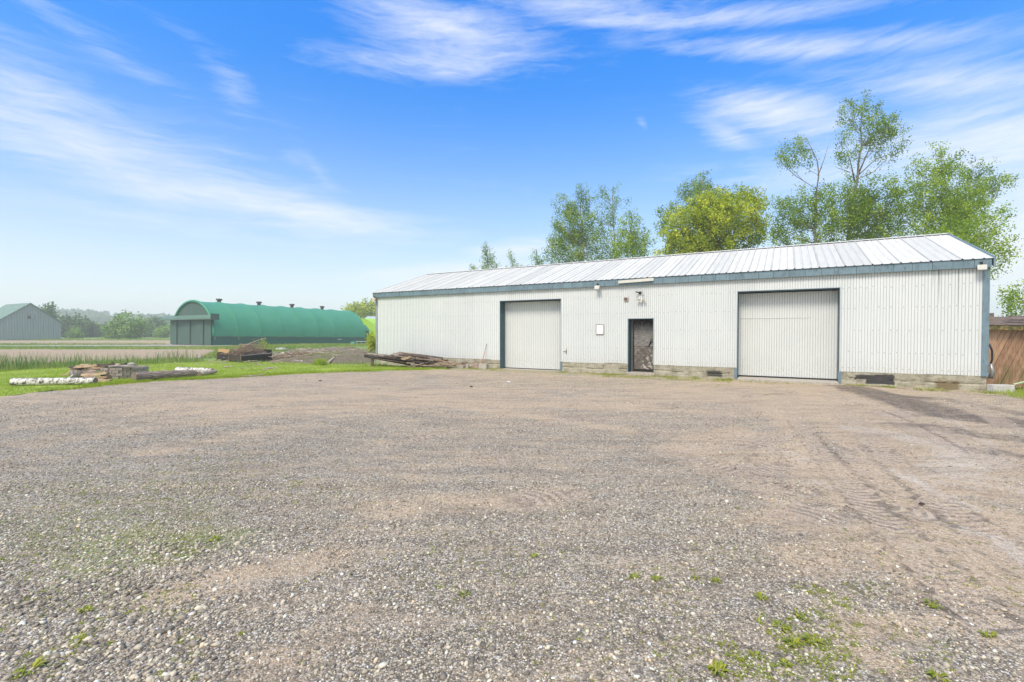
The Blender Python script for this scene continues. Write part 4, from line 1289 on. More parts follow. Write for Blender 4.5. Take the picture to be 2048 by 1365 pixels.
# red-handled rod leaning on the wall
e = empty('red_rod', on_wall(6.97, 0.05, -0.30), (0, 0, -wth), 'thin red rod leaning on the wall left of the first garage door', 'rod')
MB().tube([(0, 0, 0), (0.10, .20, 0.75)], 0.013, 6).obj('shaft', M['red'], e)
MB().tube([(0.10, .20, 0.752), (0.15, .275, 1.10)], 0.010, 6).obj('handle', M['frame_dark'], e)
# blocks beside the wall
def block(s, b, dims, rz, m_, label, holes=False, tilt=0.0):
    e = tag(MB().box((-dims[0] / 2, -dims[1] / 2, 0), (dims[0] / 2, dims[1] / 2, dims[2])).obj('concrete_block', m_, None, bevel=0.012, loc=on_wall(s, -0.01, b), rot=(tilt, 0, -wth + rz)), label, 'block', 'blocks lying by the white wall')
    return e


block(7.18, -0.42, (0.42, 0.2, 0.26), 0.1, M['pale_concrete'], 'largest pale grey block by the wall, next to the first garage door', tilt=-0.12)
block(6.78, -0.34, (0.22, 0.16, 0.27), -0.1, simple('pink_brick', (0.42, 0.30, 0.25), 0.9), 'pinkish upright block beside the red rod')
block(5.98, -0.5, (0.35, 0.2, 0.13), 0.05, M['pale_concrete'], 'low flat grey block furthest left of the blocks by the wall')
block(6.30, -0.42, (0.13, 0.12, 0.22), 0.2, M['flag'], 'small upright grey block between the flat one and the pink one')
block(24.45, -0.15, (0.55, 0.22, 0.22), 0.45, simple('white_block', (0.52, 0.52, 0.50), 0.8), 'pale trough-like block at the right corner of the white building')

# ------------------------------------------------------------------ green hangar
HX = math.atan2(0.862, 0.51)
H = empty('arched_green_hangar', (-37.8, 60.2, -0.02), (0, 0.0146, HX), 'long arched hangar with teal fabric cover and grey-green front doors', 'building')
W_, HL = 10.4, 24.8


def arch(tv_, r=0.0, z0=1.15):
    return 5.2 - (5.28 + r) * np.cos(tv_), z0 + (4.70 + r) * np.sin(tv_) ** 0.92


nb = 8
for i in range(nb):
    a, b = i * HL / nb, (i + 1) * HL / nb
    us = np.linspace(0, 1, 9); ts = np.linspace(0, pi, 41)
    V = []
    for u_ in us:
        for q in ts:
            sag = -0.085 * (sin(pi * u_) ** 0.8) * (0.35 + 0.65 * sin(q)) + 0.03 * (vnoise(np.array(u_ * 3.0 + i * 7), np.array(q * 3.0), 5) - .5)
            y_, z_ = arch(q, sag)
            if q in (ts[0], ts[-1]): z_ += 0.06 * sin(pi * u_) * 1.0
            V.append((a + 0.004 + u_ * (b - a - 0.008), y_, z_))
    MB().add(V, grid_faces(41, 9)).obj('cover_panel', M['teal_cover'], H, True)
for i in range(nb + 1):
    pts = [(i * HL / nb, *arch(q, 0.005)) for q in np.linspace(0, pi, 33)]
    MB().tube(pts, 0.045, 6).obj('hoop', M['teal_cover'], H, True)
for yv in (0.0, W_):
    o = MB().box((0.02, yv - 0.05, -0.45), (HL, yv + 0.05, 1.22)).obj('base_wall', M['teal_dark'], H)
mb = MB()
for sx0 in (0.1, 3.1, 6.2):
    mb.box((sx0, -0.13, 0.72), (sx0 + 0.05, -0.10, 1.12))
tag(mb.obj('tie_straps', M['pale_concrete'], H), kind='stuff')
MB().tube([(0.0, -0.12, 1.14), (HL, -0.12, 1.14)], 0.035, 6).obj('edge_pipe', M['canopy'], H)
# front gable above the doors
ts = np.linspace(0, pi, 33)
V = [(0.06, 5.2, 1.15)] + [(0.06, *arch(q, -0.12)) for q in ts]
MB().add(V, [(0, i + 1, i + 2) for i in range(32)]).obj('front_gable', M['door_green'], H)
V = [(HL - 0.1, 5.2, 1.15)] + [(HL - 0.1, *arch(q, -0.12)) for q in ts]
MB().add(V, [(0, i + 2, i + 1) for i in range(32)]).add([(HL - .1, 0, -.4), (HL - .1, W_, -.4), (HL - .1, W_, 1.16), (HL - .1, 0, 1.16)], [(0, 1, 2, 3)]).obj('rear_gable', M['teal_dark'], H)
MB().tube([(-0.02, *arch(q, -0.05)) for q in ts], 0.16, 8).obj('arch_trim', M['teal_cover'], H, True)
for i in range(6):
    a, b = W_ - (i + 1) * W_ / 6, W_ - i * W_ / 6
    off = -0.30 if i % 2 == 0 else -0.20
    if i >= 4: off -= 0.10
    MB().box((off, a + 0.01, 0.04), (off + 0.06, b - 0.01, 3.35)).obj('sliding_door_panel', M['door_green'], H)
MB().box((-0.12, 0.0, -0.05), (0.05, W_, 3.3)).obj('front_wall', M['teal_dark'], H)
MB().hexa([(-0.95, -1.2, 3.28), (-0.95, 11.9, 3.28), (0.02, 11.9, 3.30), (0.02, -1.2, 3.30), (-0.95, -1.2, 3.52), (-0.95, 11.9, 3.52), (0.02, 11.9, 3.92), (0.02, -1.2, 3.92)]).obj('door_canopy', M['canopy'], H)
MB().box((-1.0, -1.30, 3.2), (0.02, -1.2, 3.98)).obj('canopy_end', M['door_green'], H)
for sx0 in (3.4, 9.1, 14.5, 20.1):
    mb = MB().tube([(sx0, 5.2, 5.7), (sx0, 5.2, 6.12)], 0.24, 12).tube([(sx0, 5.2, 6.12), (sx0, 5.2, 6.2), (sx0, 5.2, 6.34)], [0.38, 0.40, 0.34], 12)
    mb.obj('roof_vent', M['vent'], H)
MB().box((19.0, -0.09, 0.72), (19.8, -0.055, 0.86)).obj('wall_label_plate', M['pale_roof'], H)
# lime arch and pale roof beyond
e = empty('lime_green_tunnel', at(716, 660, 88.0) * np.array([1, 1, 0]) + np.array([0, 0, -0.4]), (0, 0, R(72)), 'lime green arched fabric tunnel behind the teal hangar', 'building')
for i in range(3):
    V = []
    for u_ in np.linspace(0, 1, 5):
        for q in np.linspace(0, pi, 25):
            V.append((i * 3.2 + u_ * 3.19, -4.2 * cos(q), 0.8 + (3.9 - 0.08 * sin(pi * u_)) * sin(q)))
    MB().add(V, grid_faces(25, 5)).obj('cover_panel', M['lime'], e, True)
V = [(0.03, 0, .8)] + [(0.03, -4.15 * cos(q), 0.8 + 3.85 * sin(q)) for q in np.linspace(0, pi, 25)]
MB().add(V, [(0, i + 1, i + 2) for i in range(24)]).obj('end_panel', M['lime'], e)
MB().box((0.0, -4.2, -0.3), (9.6, -4.1, 0.82)).box((0, 4.1, -.3), (9.6, 4.2, .82)).box((0, -4.1, -.3), (0.08, 4.1, .8)).obj('base_wall', M['teal_dark'], e)
e = empty('link_shed', at(726, 660, 83.0) * np.array([1, 1, 0]) + np.array([0, 0, -0.4]), (0, 0, R(60)), 'small dark green lean-to at the rear corner of the teal hangar', 'shed')
MB().box((0, -.4, 0), (1, .4, 2.3)).obj('wall', M['teal_dark'], e)
MB().hexa([(-.1, -.5, 2.25), (1.1, -.5, 2.25), (1.1, .5, 2.32), (-.1, .5, 2.32), (-.1, -.5, 2.35), (1.1, -.5, 2.35), (1.1, .5, 3.3), (-.1, .5, 3.3)]).obj('roof', M['teal_cover'], e)
e = empty('pale_metal_shed', at(744, 650, 112) * np.array([1, 1, 0]), (0, 0, 0), 'pale blue-grey metal roof beyond the lime tunnel', 'building')
MB().box((-3.3, 0, -.4), (9, 8, 3.0)).obj('wall', M['pale_roof'], e)
MB().hexa([(-3.6, -.3, 2.9), (9.3, -.3, 2.9), (9.3, 8, 2.95), (-3.6, 8, 2.95), (-3.6, -.3, 3.05), (9.3, -.3, 3.05), (9.3, 8, 5.6), (-3.6, 8, 5.6)]).obj('roof', M['pale_roof'], e)

# junk by the hangar's rear corner
e = empty('white_trestle', gnd(724, 689.5, -0.2), (0, 0, 0.3), 'white metal frame lying by the rear of the hangar', 'frame')
MB().box((-.9, -.1, .42), (.9, .1, .50)).obj('rail', M['white_plastic'], e)
mb = MB()
for q in (-.8, -.2, .5): mb.tube([(q, 0, 0), (q + .12, 0, .42)], 0.03, 5)
mb.obj('legs', M['white_plastic'], e)
MB_ = MB().box((-.3, -.2, 0), (.3, .2, .35)).obj('crate', simple('teal_crate', (0.12, 0.36, 0.33), 0.6), None, bevel=0.02, loc=gnd(706, 688.5, -0.2))
tag(MB_, 'small teal crate beside the hangar wall near its rear end', 'crate')

# ------------------------------------------------------------------ grey barn
gd = Vector((0.46, 0.89)).normalized()
A = math.atan2(gd.y, gd.x)
Bn = empty('grey_gable_barn', (-101.2, 100, -0.02), (0, 0, A), 'old grey-blue timber barn with weathered green roof', 'barn')
hw, ez, az_, BL = 4.88, 3.82, 7.62, 12.3
for i in range(24):
    a = -hw + i * 2 * hw / 24; b = a + 2 * hw / 24
    za = ez + (az_ - ez) * (1 - abs(a) / hw); zb = ez + (az_ - ez) * (1 - abs(b) / hw)
    o_ = 0.03 * (i % 2)
    MB().add([(a + .015, -o_, 0), (b - .015, -o_, 0), (b - .015, -o_, zb), (a + .015, -o_, za), (a + .015, .06, 0), (b - .015, .06, 0), (b - .015, .06, zb), (a + .015, .06, za)],
             [(0, 1, 2, 3), (1, 5, 6, 2), (4, 0, 3, 7)]).obj('wall_board', M['barn'], Bn)
mb = MB().box((-hw, 0.05, 0), (-hw + .1, BL, ez)).box((hw - .1, 0.05, 0), (hw, BL, ez))
mb.add([(-hw, .08, 0), (hw, .08, 0), (hw, .08, ez), (0, .08, az_), (-hw, .08, ez)], [(0, 1, 2, 3, 4)]).add([(-hw, BL, 0), (hw, BL, 0), (hw, BL, ez), (0, BL, az_), (-hw, BL, ez)], [(4, 3, 2, 1, 0)])
mb.obj('wall', M['barn'], Bn)
for sg in (-1, 1):
    V = [(sg * (hw + .35), -.3, ez - .18), (sg * (hw + .35), BL + .3, ez - .18), (0, BL + .3, az_ + .08), (0, -.3, az_ + .08)]
    V += [(a, b, c_ + .1) for a, b, c_ in V]
    MB().add(V, [(0, 1, 2, 3), (7, 6, 5, 4), (0, 4, 5, 1), (1, 5, 6, 2), (3, 7, 4, 0)]).obj('roof', M['barn_roof'], Bn)
wn = MB().box((-.5, -.10, 4.45), (.65, -.035, 5.4)).obj('window', simple('window_frame_grey', (0.20, 0.23, 0.24), 0.7), Bn)
MB().box((-.4, -.115, 4.52), (.02, -.101, 4.95)).obj('pane', M['black'], wn)
MB().box((.10, -.115, 4.52), (.55, -.101, 5.32)).obj('shutter', M['barn'], wn)


# ------------------------------------------------------------------ trees
def cloud_leaves(C_, size, rng, tint, flat=0.0):
    n = len(C_)
    u_ = rng.normal(size=(n, 3)); u_ /= np.linalg.norm(u_, axis=1)[:, None]
    v_ = rng.normal(size=(n, 3)); v_ -= (v_ * u_).sum(1)[:, None] * u_; v_ /= np.linalg.norm(v_, axis=1)[:, None]
    s = size * rng.uniform(0.6, 1.3, n)[:, None]
    P = np.stack([C_ - u_ * s * .5, C_ + v_ * s * .38, C_ + u_ * s * .5, C_ - v_ * s * .38], 1)
    return P.reshape(-1, 3), np.arange(n * 4).reshape(-1, 4), np.repeat(tint, 4)


def tree(name, label, cat, Yd, trunk, lobes, m_, leaf=0.085, dens=1.0, group=None, tr=0.13, up=0.5, sig=0.17, seed=0, per=34, trunkmat=None, bz=0.0, extra=()):
    """trunk: pixel points from crown down to a ground foot; lobes: (px, py, rx, ry, density)"""
    rg = np.random.default_rng(seed + 1000)
    tp = [at(px, py, Yd) for px, py in trunk]
    foot = tp[-1].copy(); foot[2] = bz - 0.1
    if tp[-1][2] > bz + 0.3: tp.append(foot)
    else: tp[-1] = foot
    tp = np.array(tp[::-1])
    base = tp[0].copy()
    # resample the trunk
    d_ = np.concatenate([[0], np.cumsum(np.linalg.norm(np.diff(tp, axis=0), axis=1))])
    ss = np.linspace(0, d_[-1], 18)
    TP = np.stack([np.interp(ss, d_, tp[:, k]) for k in range(3)], -1)
    TP[1:-1] += rg.normal(0, 0.035, (16, 3)) * (Yd / 28)
    rad = np.linspace(tr, 0.015 * Yd / 28, 18)
    wood_ = MB().tube(TP - base, rad, 7)
    for pts, r_ in extra:
        q = np.array([at(a, b, Yd) for a, b in pts])
        wood_.tube(q - base, np.linspace(r_, 0.008, len(q)), 5)
    LC, LT = [], []
    for (px, py, rx, ry, dn) in lobes:
        c_ = at(px, py, Yd); k = Yd / F_PX
        ax, azr = rx * k, ry * k; ay = (ax + azr) * 0.5 * 0.9
        nc = max(4, int(dn * dens * ax * azr * 3.14 * 12.0 * (0.17 / sig) ** 2))
        u_ = rg.normal(size=(nc, 3)); u_ /= np.linalg.norm(u_, axis=1)[:, None]
        rr_ = rg.random(nc) ** 0.42
        cc = c_ + u_ * rr_[:, None] * np.array([ax, ay, azr]) + np.array([0, rg.normal(0, ax * 0.2), 0])
        for ci in cc:
            j = int(np.argmin(np.linalg.norm((TP - (ci - np.array([0, 0, 0.55 * np.linalg.norm((ci - TP[-1])[:2]) + 0.25]))), axis=1)))
            j = min(j, 16)
            st = TP[j]
            dv = ci - st; Ld = np.linalg.norm(dv)
            midp = st + dv * 0.5 + np.array([0, 0, -0.10 * Ld]) + rg.normal(0, 0.04 * Ld, 3)
            if rg.random() < 0.22:
                wood_.tube(np.array([st, midp, ci]) - base, np.array([max(0.012, 0.10 * rad[j] + 0.012 * Ld * .5), 0.010 * Ld * .6 + .006, 0.005]) * (Yd / 28) ** 0.6, 4, cap=False)
            nl = int(per * 1.9 * rg.uniform(0.5, 1.4))
            tpos = rg.random(nl) ** 0.7
            ax_ = dv / (Ld + 1e-6) * up + np.array([0, 0, 0.55])
            ctr_ = ci + (tpos - 0.5)[:, None] * ax_ * sig * 4.0
            LC.append(ctr_ + rg.normal(0, sig, (nl, 3)) * (1.15 - 0.6 * tpos)[:, None])
            LT.append(np.clip(rg.normal(0.45, 0.24) + rg.normal(0, 0.13, nl) + 0.12 * (ci[2] - c_[2]) / (azr + .1), 0, 1))
    LC = np.concatenate(LC) - base; LT = np.concatenate(LT)
    T_ = empty(name, base + np.array([0, 0, 0.1]), (0, 0, 0), label, cat, group)
    off = np.array([0, 0, -0.1])
    wood_.v = [(a, b, c_ - 0.1) for a, b, c_ in wood_.v]
    wood_.obj('trunk', trunkmat or M['trunk'], T_, True)
    V, Fc, TT = cloud_leaves(LC + off, leaf, rg, LT)
    obj('crown', mesh_np('crown', V, Fc, m_, False, dict(tint=TT)), T_)
    return T_


G1 = 'trees behind the white building'
tree('poplar_tree', 'tallest poplar, its pale forked trunk bare in the middle, behind the building', 'tree', 27, [(1722, 200), (1722, 290), (1716, 350), (1705, 420), (1697, 480)],
     [(1675, 440, 50, 40, .9), (1775, 440, 45, 50, .8), (1722, 225, 42, 32, .9), (1745, 262, 40, 26, .7), (1692, 300, 22, 34, .6), (1765, 275, 34, 40, .7), (1780, 305, 34, 26, .45), (1690, 318, 24, 18, .5), (1742, 400, 56, 42, 1.0), (1700, 400, 48, 42, 1.0), (1720, 455, 66, 36, 1.1), (1690, 500, 40, 40, .8), (1760, 500, 50, 40, .8)],
     M['poplar'], group=G1, seed=1, tr=0.17, extra=(([(1716, 350), (1738, 300), (1745, 262)], 0.05), ([(1710, 365), (1700, 320), (1692, 300)], 0.04), ([(1712, 355), (1750, 320), (1780, 308)], 0.04), ([(1700, 345), (1672, 335)], 0.025)))
tree('poplar_tree', 'crooked thin poplar leaning right of the maple with a bare forked top', 'tree', 26, [(1612, 275), (1632, 310), (1637, 350), (1632, 400), (1632, 485)],
     [(1600, 285, 26, 22, .7), (1585, 318, 26, 26, .7), (1622, 320, 16, 24, .4), (1578, 330, 18, 14, .5), (1630, 400, 46, 26, .7), (1600, 430, 56, 34, .9), (1560, 440, 30, 44, .6), (1640, 445, 50, 36, 1.0), (1555, 480, 40, 30, .6), (1620, 500, 60, 40, .9)],
     M['poplar'], group=G1, seed=2, tr=0.12, extra=(([(1636, 352), (1648, 320), (1657, 290)], 0.03),))
tree('poplar_tree', 'wide pale green poplar above the right end of the roof', 'tree', 26, [(1880, 290), (1885, 350), (1905, 400), (1925, 440), (1930, 560)],
     [(1878, 305, 18, 26, .6), (1860, 340, 40, 36, .5), (1905, 330, 30, 24, .5), (1850, 390, 62, 50, .7), (1800, 390, 34, 46, .35), (1900, 400, 62, 60, 1.1), (1860, 450, 70, 40, 1.1), (1930, 460, 55, 50, .9), (1800, 450, 34, 40, .5)],
     M['poplar_lt'], group=G1, seed=3, tr=0.14)
tree('poplar_tree', 'darker green poplar at the far right end behind the roof', 'tree', 29, [(1945, 345), (1940, 400), (1930, 470), (1935, 600)],
     [(1940, 350, 34, 26, .8), (1955, 385, 30, 34, .7), (1985, 375, 32, 16, .5), (1998, 362, 14, 8, .4), (1975, 395, 26, 16, .5), (1930, 430, 36, 46, .9)],
     M['poplar'], group=G1, seed=4, tr=0.13)
tree('poplar_tree', 'leafy low tree reaching past the right corner of the roof', 'tree', 20, [(1965, 445), (1955, 490), (1948, 560)],
     [(1950, 465, 55, 26, .9), (1985, 450, 30, 20, .5), (1960, 500, 46, 26, .9), (1990, 505, 30, 18, .7), (2000, 525, 24, 16, .6), (1985, 545, 20, 18, .5), (1920, 480, 40, 20, .7), (1880, 490, 50, 24, .8)],
     M['poplar_lt'], group=G1, seed=5, tr=0.09, leaf=0.075)
tree('manitoba_maple_tree', 'round bushy yellow-green maple behind the roof', 'tree', 29, [(1425, 400), (1424, 470), (1424, 530)],
     [(1420, 415, 46, 34, 1.1), (1378, 450, 52, 40, 1.2), (1440, 445, 66, 44, 1.4), (1490, 430, 34, 50, .9), (1350, 480, 34, 30, 1.1), (1420, 485, 92, 30, 1.5), (1460, 400, 40, 24, .6), (1505, 465, 24, 30, .9), (1400, 510, 90, 30, 1.2)],
     M['maple'], group=G1, seed=6, tr=0.2, leaf=0.11, up=0.1)
tree('ash_tree', 'dark green tree rising behind the yellow-green maple', 'tree', 33, [(1405, 355), (1400, 420), (1402, 520)],
     [(1408, 368, 38, 24, .8), (1382, 382, 30, 18, .6), (1430, 380, 26, 18, .5), (1400, 405, 60, 28, .9), (1340, 430, 32, 20, .9), (1330, 450, 24, 20, .7), (1470, 400, 40, 26, .6), (1500, 400, 14, 24, .3)],
     M['poplar'], group=G1, seed=7, tr=0.16, up=0.2)
tree('poplar_tree', 'dense leafy poplar at the left end of the tree row', 'tree', 33, [(1163, 372), (1162, 420), (1166, 470), (1168, 540)],
     [(1163, 385, 13, 20, .7), (1160, 415, 22, 26, .7), (1130, 415, 24, 22, .7), (1182, 400, 10, 8, .4), (1150, 445, 46, 30, 1.0), (1130, 470, 36, 30, 1.1), (1165, 480, 50, 36, 1.1), (1110, 505, 22, 24, .9), (1150, 520, 60, 24, 1.1)],
     M['poplar'], group=G1, seed=8, tr=0.13, up=0.8)
tree('poplar_tree', 'sparse see-through poplar right of the dense one', 'tree', 35, [(1226, 372), (1227, 420), (1230, 470), (1231, 540)],
     [(1212, 385, 10, 16, .35), (1232, 390, 16, 16, .25), (1215, 412, 22, 18, .35), (1245, 410, 16, 14, .2), (1205, 440, 24, 26, .5), (1225, 450, 26, 26, .4), (1215, 490, 34, 34, .6), (1225, 520, 40, 24, .9)],
     M['poplar'], group=G1, seed=9, tr=0.09, up=0.8)
tree('poplar_tree', 'cone-shaped leafy poplar just left of the maple', 'tree', 32, [(1262, 425), (1263, 470), (1264, 535)],
     [(1262, 432, 9, 12, .6), (1262, 455, 22, 20, .9), (1268, 480, 36, 24, 1.2), (1265, 505, 42, 26, 1.3), (1295, 480, 12, 20, .4)],
     M['poplar_lt'], group=G1, seed=10, tr=0.11, up=0.8)
for i, (cx, ty, wd, lab) in enumerate([(972, 488, 13, 'tallest of the three small treetops above the left of the roof, a spire'), (1023, 508, 11, 'middle one of three small treetops peeping over the roof'),
                                       (1072, 498, 12, 'rightmost of three small treetops, next to the dense poplar')]):
    tree('small_poplar_tree', lab, 'tree', 38, [(cx, ty), (cx + 2, ty + 40), (cx + 3, 560)],
         [(cx - 1, ty + 10, 4, 10, .5), (cx + 3, ty + 28, wd, 14, .8), (cx + wd * .9, ty + 32, wd * .6, 10, .5), (cx + 2, ty + 48, wd * 1.5, 14, .9)], M['poplar'], group=G1, seed=20 + i, tr=0.07, up=0.7)
tree('small_poplar_tree', 'tiny leafy shoot left of the small spire treetop', 'tree', 38, [(946, 533), (948, 560)], [(946, 538, 6, 5, .7)], M['poplar'], group=G1, seed=25, tr=0.05)
tree('maple_tree', 'leafy branch tips entering at the right edge above the brown shed', 'tree', 19, [(2075, 560), (2085, 640), (2090, 700)],
     [(2040, 590, 12, 10, .8), (2030, 612, 20, 10, .9), (2046, 618, 22, 14, 1.1), (2070, 600, 40, 50, 1.0), (2050, 640, 30, 18, 1.0)], M['poplar_lt'], group=None, seed=11, tr=0.12, leaf=0.075)
tree('maple_tree', 'yellowish tree between the teal hangar and the white building', 'tree', 126, [(728, 606), (726, 640), (725, 680)],
     [(735, 618, 16, 12, 1.8), (712, 622, 18, 10, 1.8), (697, 624, 14, 8, 1.5), (745, 610, 12, 12, 1.5), (728, 628, 40, 12, 1.8)], M['maple'], leaf=0.5, sig=0.7, seed=12, tr=0.2, per=26, bz=-0.3)
tree('leafy_shrub', 'yellow-green shrub against the left end of the white building', 'shrub', 33.5, [(742, 675), (742, 705)],
     [(741, 680, 6, 12, 1.4), (742, 695, 7, 10, 1.4), (748, 682, 8, 16, 1.2)], M['maple'], leaf=0.09, sig=0.13, seed=13, tr=0.05, per=40)

G2 = 'trees beyond the far field'
FAR = [(91, 604, 14, 26, 130, M['fartree'], 'pale tall tree rising behind the barn roof', 0.7), (135, 634, 13, 21, 150, M['fartree'], 'tall tree right of the barn', 1.0), (158, 634, 13, 21, 146, M['fartree'], 'rounder second tree right of the barn', 1.2),
       (177, 641, 12, 18, 150, M['fartree'], 'third tree right of the barn, lower and spiky', 1.1), (198, 650, 12, 14, 152, M['farbright'], 'small pale tree left of the big bright tree', 0.9),
       (211, 652, 7, 14, 150, M['fartree'], 'small dark spruce left of the big bright tree', 1.2), (253, 633, 28, 23, 122, M['farbright'], 'big bright green bushy tree in the middle of the field edge', 1.4),
       (229, 650, 10, 14, 126, M['farbright'], 'lower pale tree touching the left of the big bright tree', 1.0), (291, 655, 7, 12, 150, M['fartree'], 'small dark tree right of the big bright tree', 1.0),
       (313, 636, 19, 21, 160, M['fartree'], 'broad hazy tree left of the hangar doors', 1.1), (336, 650, 9, 14, 156, M['farbright'], 'pale tree partly behind the hangar doors', 0.8)]
for i, (cx, ty, rx, ry, Yd, mm, lab, dn) in enumerate(FAR):
    cy = ty + ry
    tree('field_tree', lab, 'tree', Yd, [(cx, ty + ry * .3), (cx, 680)], [(cx, cy, rx, ry, dn), (cx - rx * .35, cy + ry * .3, rx * .8, ry * .7, dn), (cx + rx * .35, cy + ry * .25, rx * .8, ry * .7, dn), (cx, cy + ry * .65, rx * 1.05, ry * .4, dn)],
         mm, leaf=0.62, sig=0.75, group=G2, seed=40 + i, tr=0.25, per=26, up=0.3, dens=1.5)
for i, (cx, ty, rx, ry, Yd, lab) in enumerate([(145, 662, 12, 7, 125, 'round low bright bush in front of the trees by the barn'), (322, 661, 12, 8, 140, 'round low pale bush left of the hangar doors')]):
    tree('field_bush', lab, 'bush', Yd, [(cx, ty + ry * .4), (cx, 680)], [(cx, ty + ry, rx, ry, 1.6), (cx, ty + ry * 1.3, rx * .9, ry * .8, 1.6)], M['farbright'], leaf=0.45, sig=0.5, group='bushes beyond the far field', seed=60 + i, tr=0.12, per=30, dens=1.5)
for i, (cx, ty, lab) in enumerate([(119, 621, 'thin bare dead pole of a tree right of the barn'), (134, 624, 'bare forked dead treetop between barn and hazy wood')]):
    b = at(cx, 680, 160); b[2] = -0.1
    tp = at(cx, ty, 160)
    e = empty('dead_tree', b, (0, 0, 0), lab, 'tree', 'bare dead trees')
    hgt = tp[2]
    mb = MB().tube([(0, 0, 0), (0.1, 0, hgt * .5), (0, 0, hgt)], [.22, .15, .05], 5)
    for q in range(9):
        z_ = hgt * rng.uniform(.55, .95); a = rng.choice([-1, 1]) * rng.uniform(.6, 1.6)
        mb.tube([(0, 0, z_), (a, rng.normal(0, .4), z_ + abs(a) * .9)], [.06, .02], 4)
    mb.obj('trunk', M['trunk'], e)

# far wood: one mass of crowns on the low rise
rg = np.random.default_rng(77)
LC, LT = [], []


def top_px(px):
    return np.interp(px, [-300, 0, 110, 125, 165, 190, 212, 216, 222, 232, 262, 345, 500, 900, 2400], [628, 628, 621, 620, 620, 622, 626, 634, 633, 627, 629, 630, 636, 645, 640])


for px in np.arange(-500, 2700, 3.0):
    for row in range(3):
        Yd = 430 + row * 45 + rg.normal(0, 8)
        p = px + rg.normal(0, 4)
        ty = top_px(p) + rg.normal(0, 1.6) + (2 - row) * 5.5
        c_ = at(p, ty, Yd)
        rz = rg.uniform(4.5, 7.5)
        n = 46
        u_ = rg.normal(size=(n, 3)); u_ /= np.linalg.norm(u_, axis=1)[:, None]
        LC.append(c_ + np.array([0, 0, -rz]) + u_ * np.array([rz * .75, rz * .75, rz]) * rg.uniform(0.85, 1.05, (n, 1)))
        LT.append(np.clip(rg.normal(0.45, 0.2) + rg.normal(0, .1, n), 0, 1))
        n = 10
        LC.append(np.stack([c_[0] + rg.normal(0, 3, n), np.full(n, Yd), rg.uniform(0, max(c_[2] - rz, 1), n)], -1)); LT.append(np.full(n, 0.3))
V, Fc, TT = cloud_leaves(np.concatenate(LC), 3.2, rg, np.concatenate(LT))
tag(obj('far_wood', mesh_np('far_wood', V, Fc, M['fartree'], False, dict(tint=TT))), 'hazy mixed wood along the horizon', kind='stuff')
LC, LT = [], []
for px in np.arange(108, 350, 2.2):
    for _ in range(2):
        Yd = rg.uniform(150, 185)
        c_ = at(px + rg.normal(0, 2), rg.uniform(662, 672), Yd)
        n = 34
        LC.append(c_ + rg.normal(0, 1.0, (n, 3)) * np.array([1.3, 1, .9])); LT.append(np.clip(rg.normal(.5, .2, n), 0, 1))
V, Fc, TT = cloud_leaves(np.concatenate(LC), 0.8, rg, np.concatenate(LT))
tag(obj('scrub_band', mesh_np('scrub_band', V, Fc, M['fartree'], False, dict(tint=TT))), 'low scrub under the trees beyond the far field', kind='stuff')


# ------------------------------------------------------------------ logs, firepit, firewood
def log_thing(name, p0, p1, r, m_, label, cat='log', group=None, n=14, seed=0, taper=0.9, cutm=None, knots=0):
    rg = np.random.default_rng(seed)
    p0, p1 = np.array(p0, float), np.array(p1, float)
    Lg = np.linalg.norm(p1 - p0); d_ = (p1 - p0) / Lg
    e = empty(name, p0, (0, -math.asin(d_[2]), math.atan2(d_[1], d_[0])), label, cat, group)
    xs2 = np.linspace(0, Lg, 14)
    rads = np.linspace(r, r * taper, 14) * (1 + rg.normal(0, 0.03, 14))
    V = []
    ring = 1 + rg.normal(0, 0.035, n)
    for x_, q in zip(xs2, rads):
        for k in range(n):
            a = 2 * pi * k / n
            V.append((x_, cos(a) * q * ring[k], sin(a) * q * ring[k]))
    Fc = [(i * n + k, i * n + (k + 1) % n, (i + 1) * n + (k + 1) % n, (i + 1) * n + k) for i in range(13) for k in range(n)]
    MB().add(V, Fc).obj('bark', m_, e, True)
    for x_, q, s_ in ((-0.004, rads[0], 1), (Lg + 0.004, rads[-1], -1)):
        V = [(x_, 0, 0)] + [(x_, cos(2 * pi * k / n) * q * ring[k] * .985, sin(2 * pi * k / n) * q * ring[k] * .985) for k in range(n)]
        MB().add(V, [(0, 1 + (k + 1) % n, 1 + k)[::s_] for k in range(n)]).obj('cut_face', cutm or M['cut'], e)
    return e


def gp(px, py, z):
    p = gnd(px, py); p[2] = z
    return p


log_thing('birch_log', gp(26, 772, 0.12), gp(191, 770, 0.12), 0.125, M['birch'], 'long white birch log lying nearest the lawn edge at the left', group='logs on the lawn', seed=1)
log_thing('weathered_log', gp(268, 764, 0.16), gp(391, 754, 0.14), 0.18, M['grey_bark'], 'thick grey weathered log right of the brick fire pit', group='logs on the lawn', seed=2, taper=0.72)
log_thing('birch_log', gp(356, 747, 0.13), gp(425, 749.5, 0.13), 0.13, M['birch'], 'short white birch log behind the end of the thick grey log', group='logs on the lawn', seed=3)
log_thing('forked_wood', gp(399, 753, 0.08), gp(432, 749, 0.13), 0.085, M['grey_bark'], 'short brown forked chunk in front of the short birch log', 'wood', 'logs on the lawn', seed=4, taper=0.8)
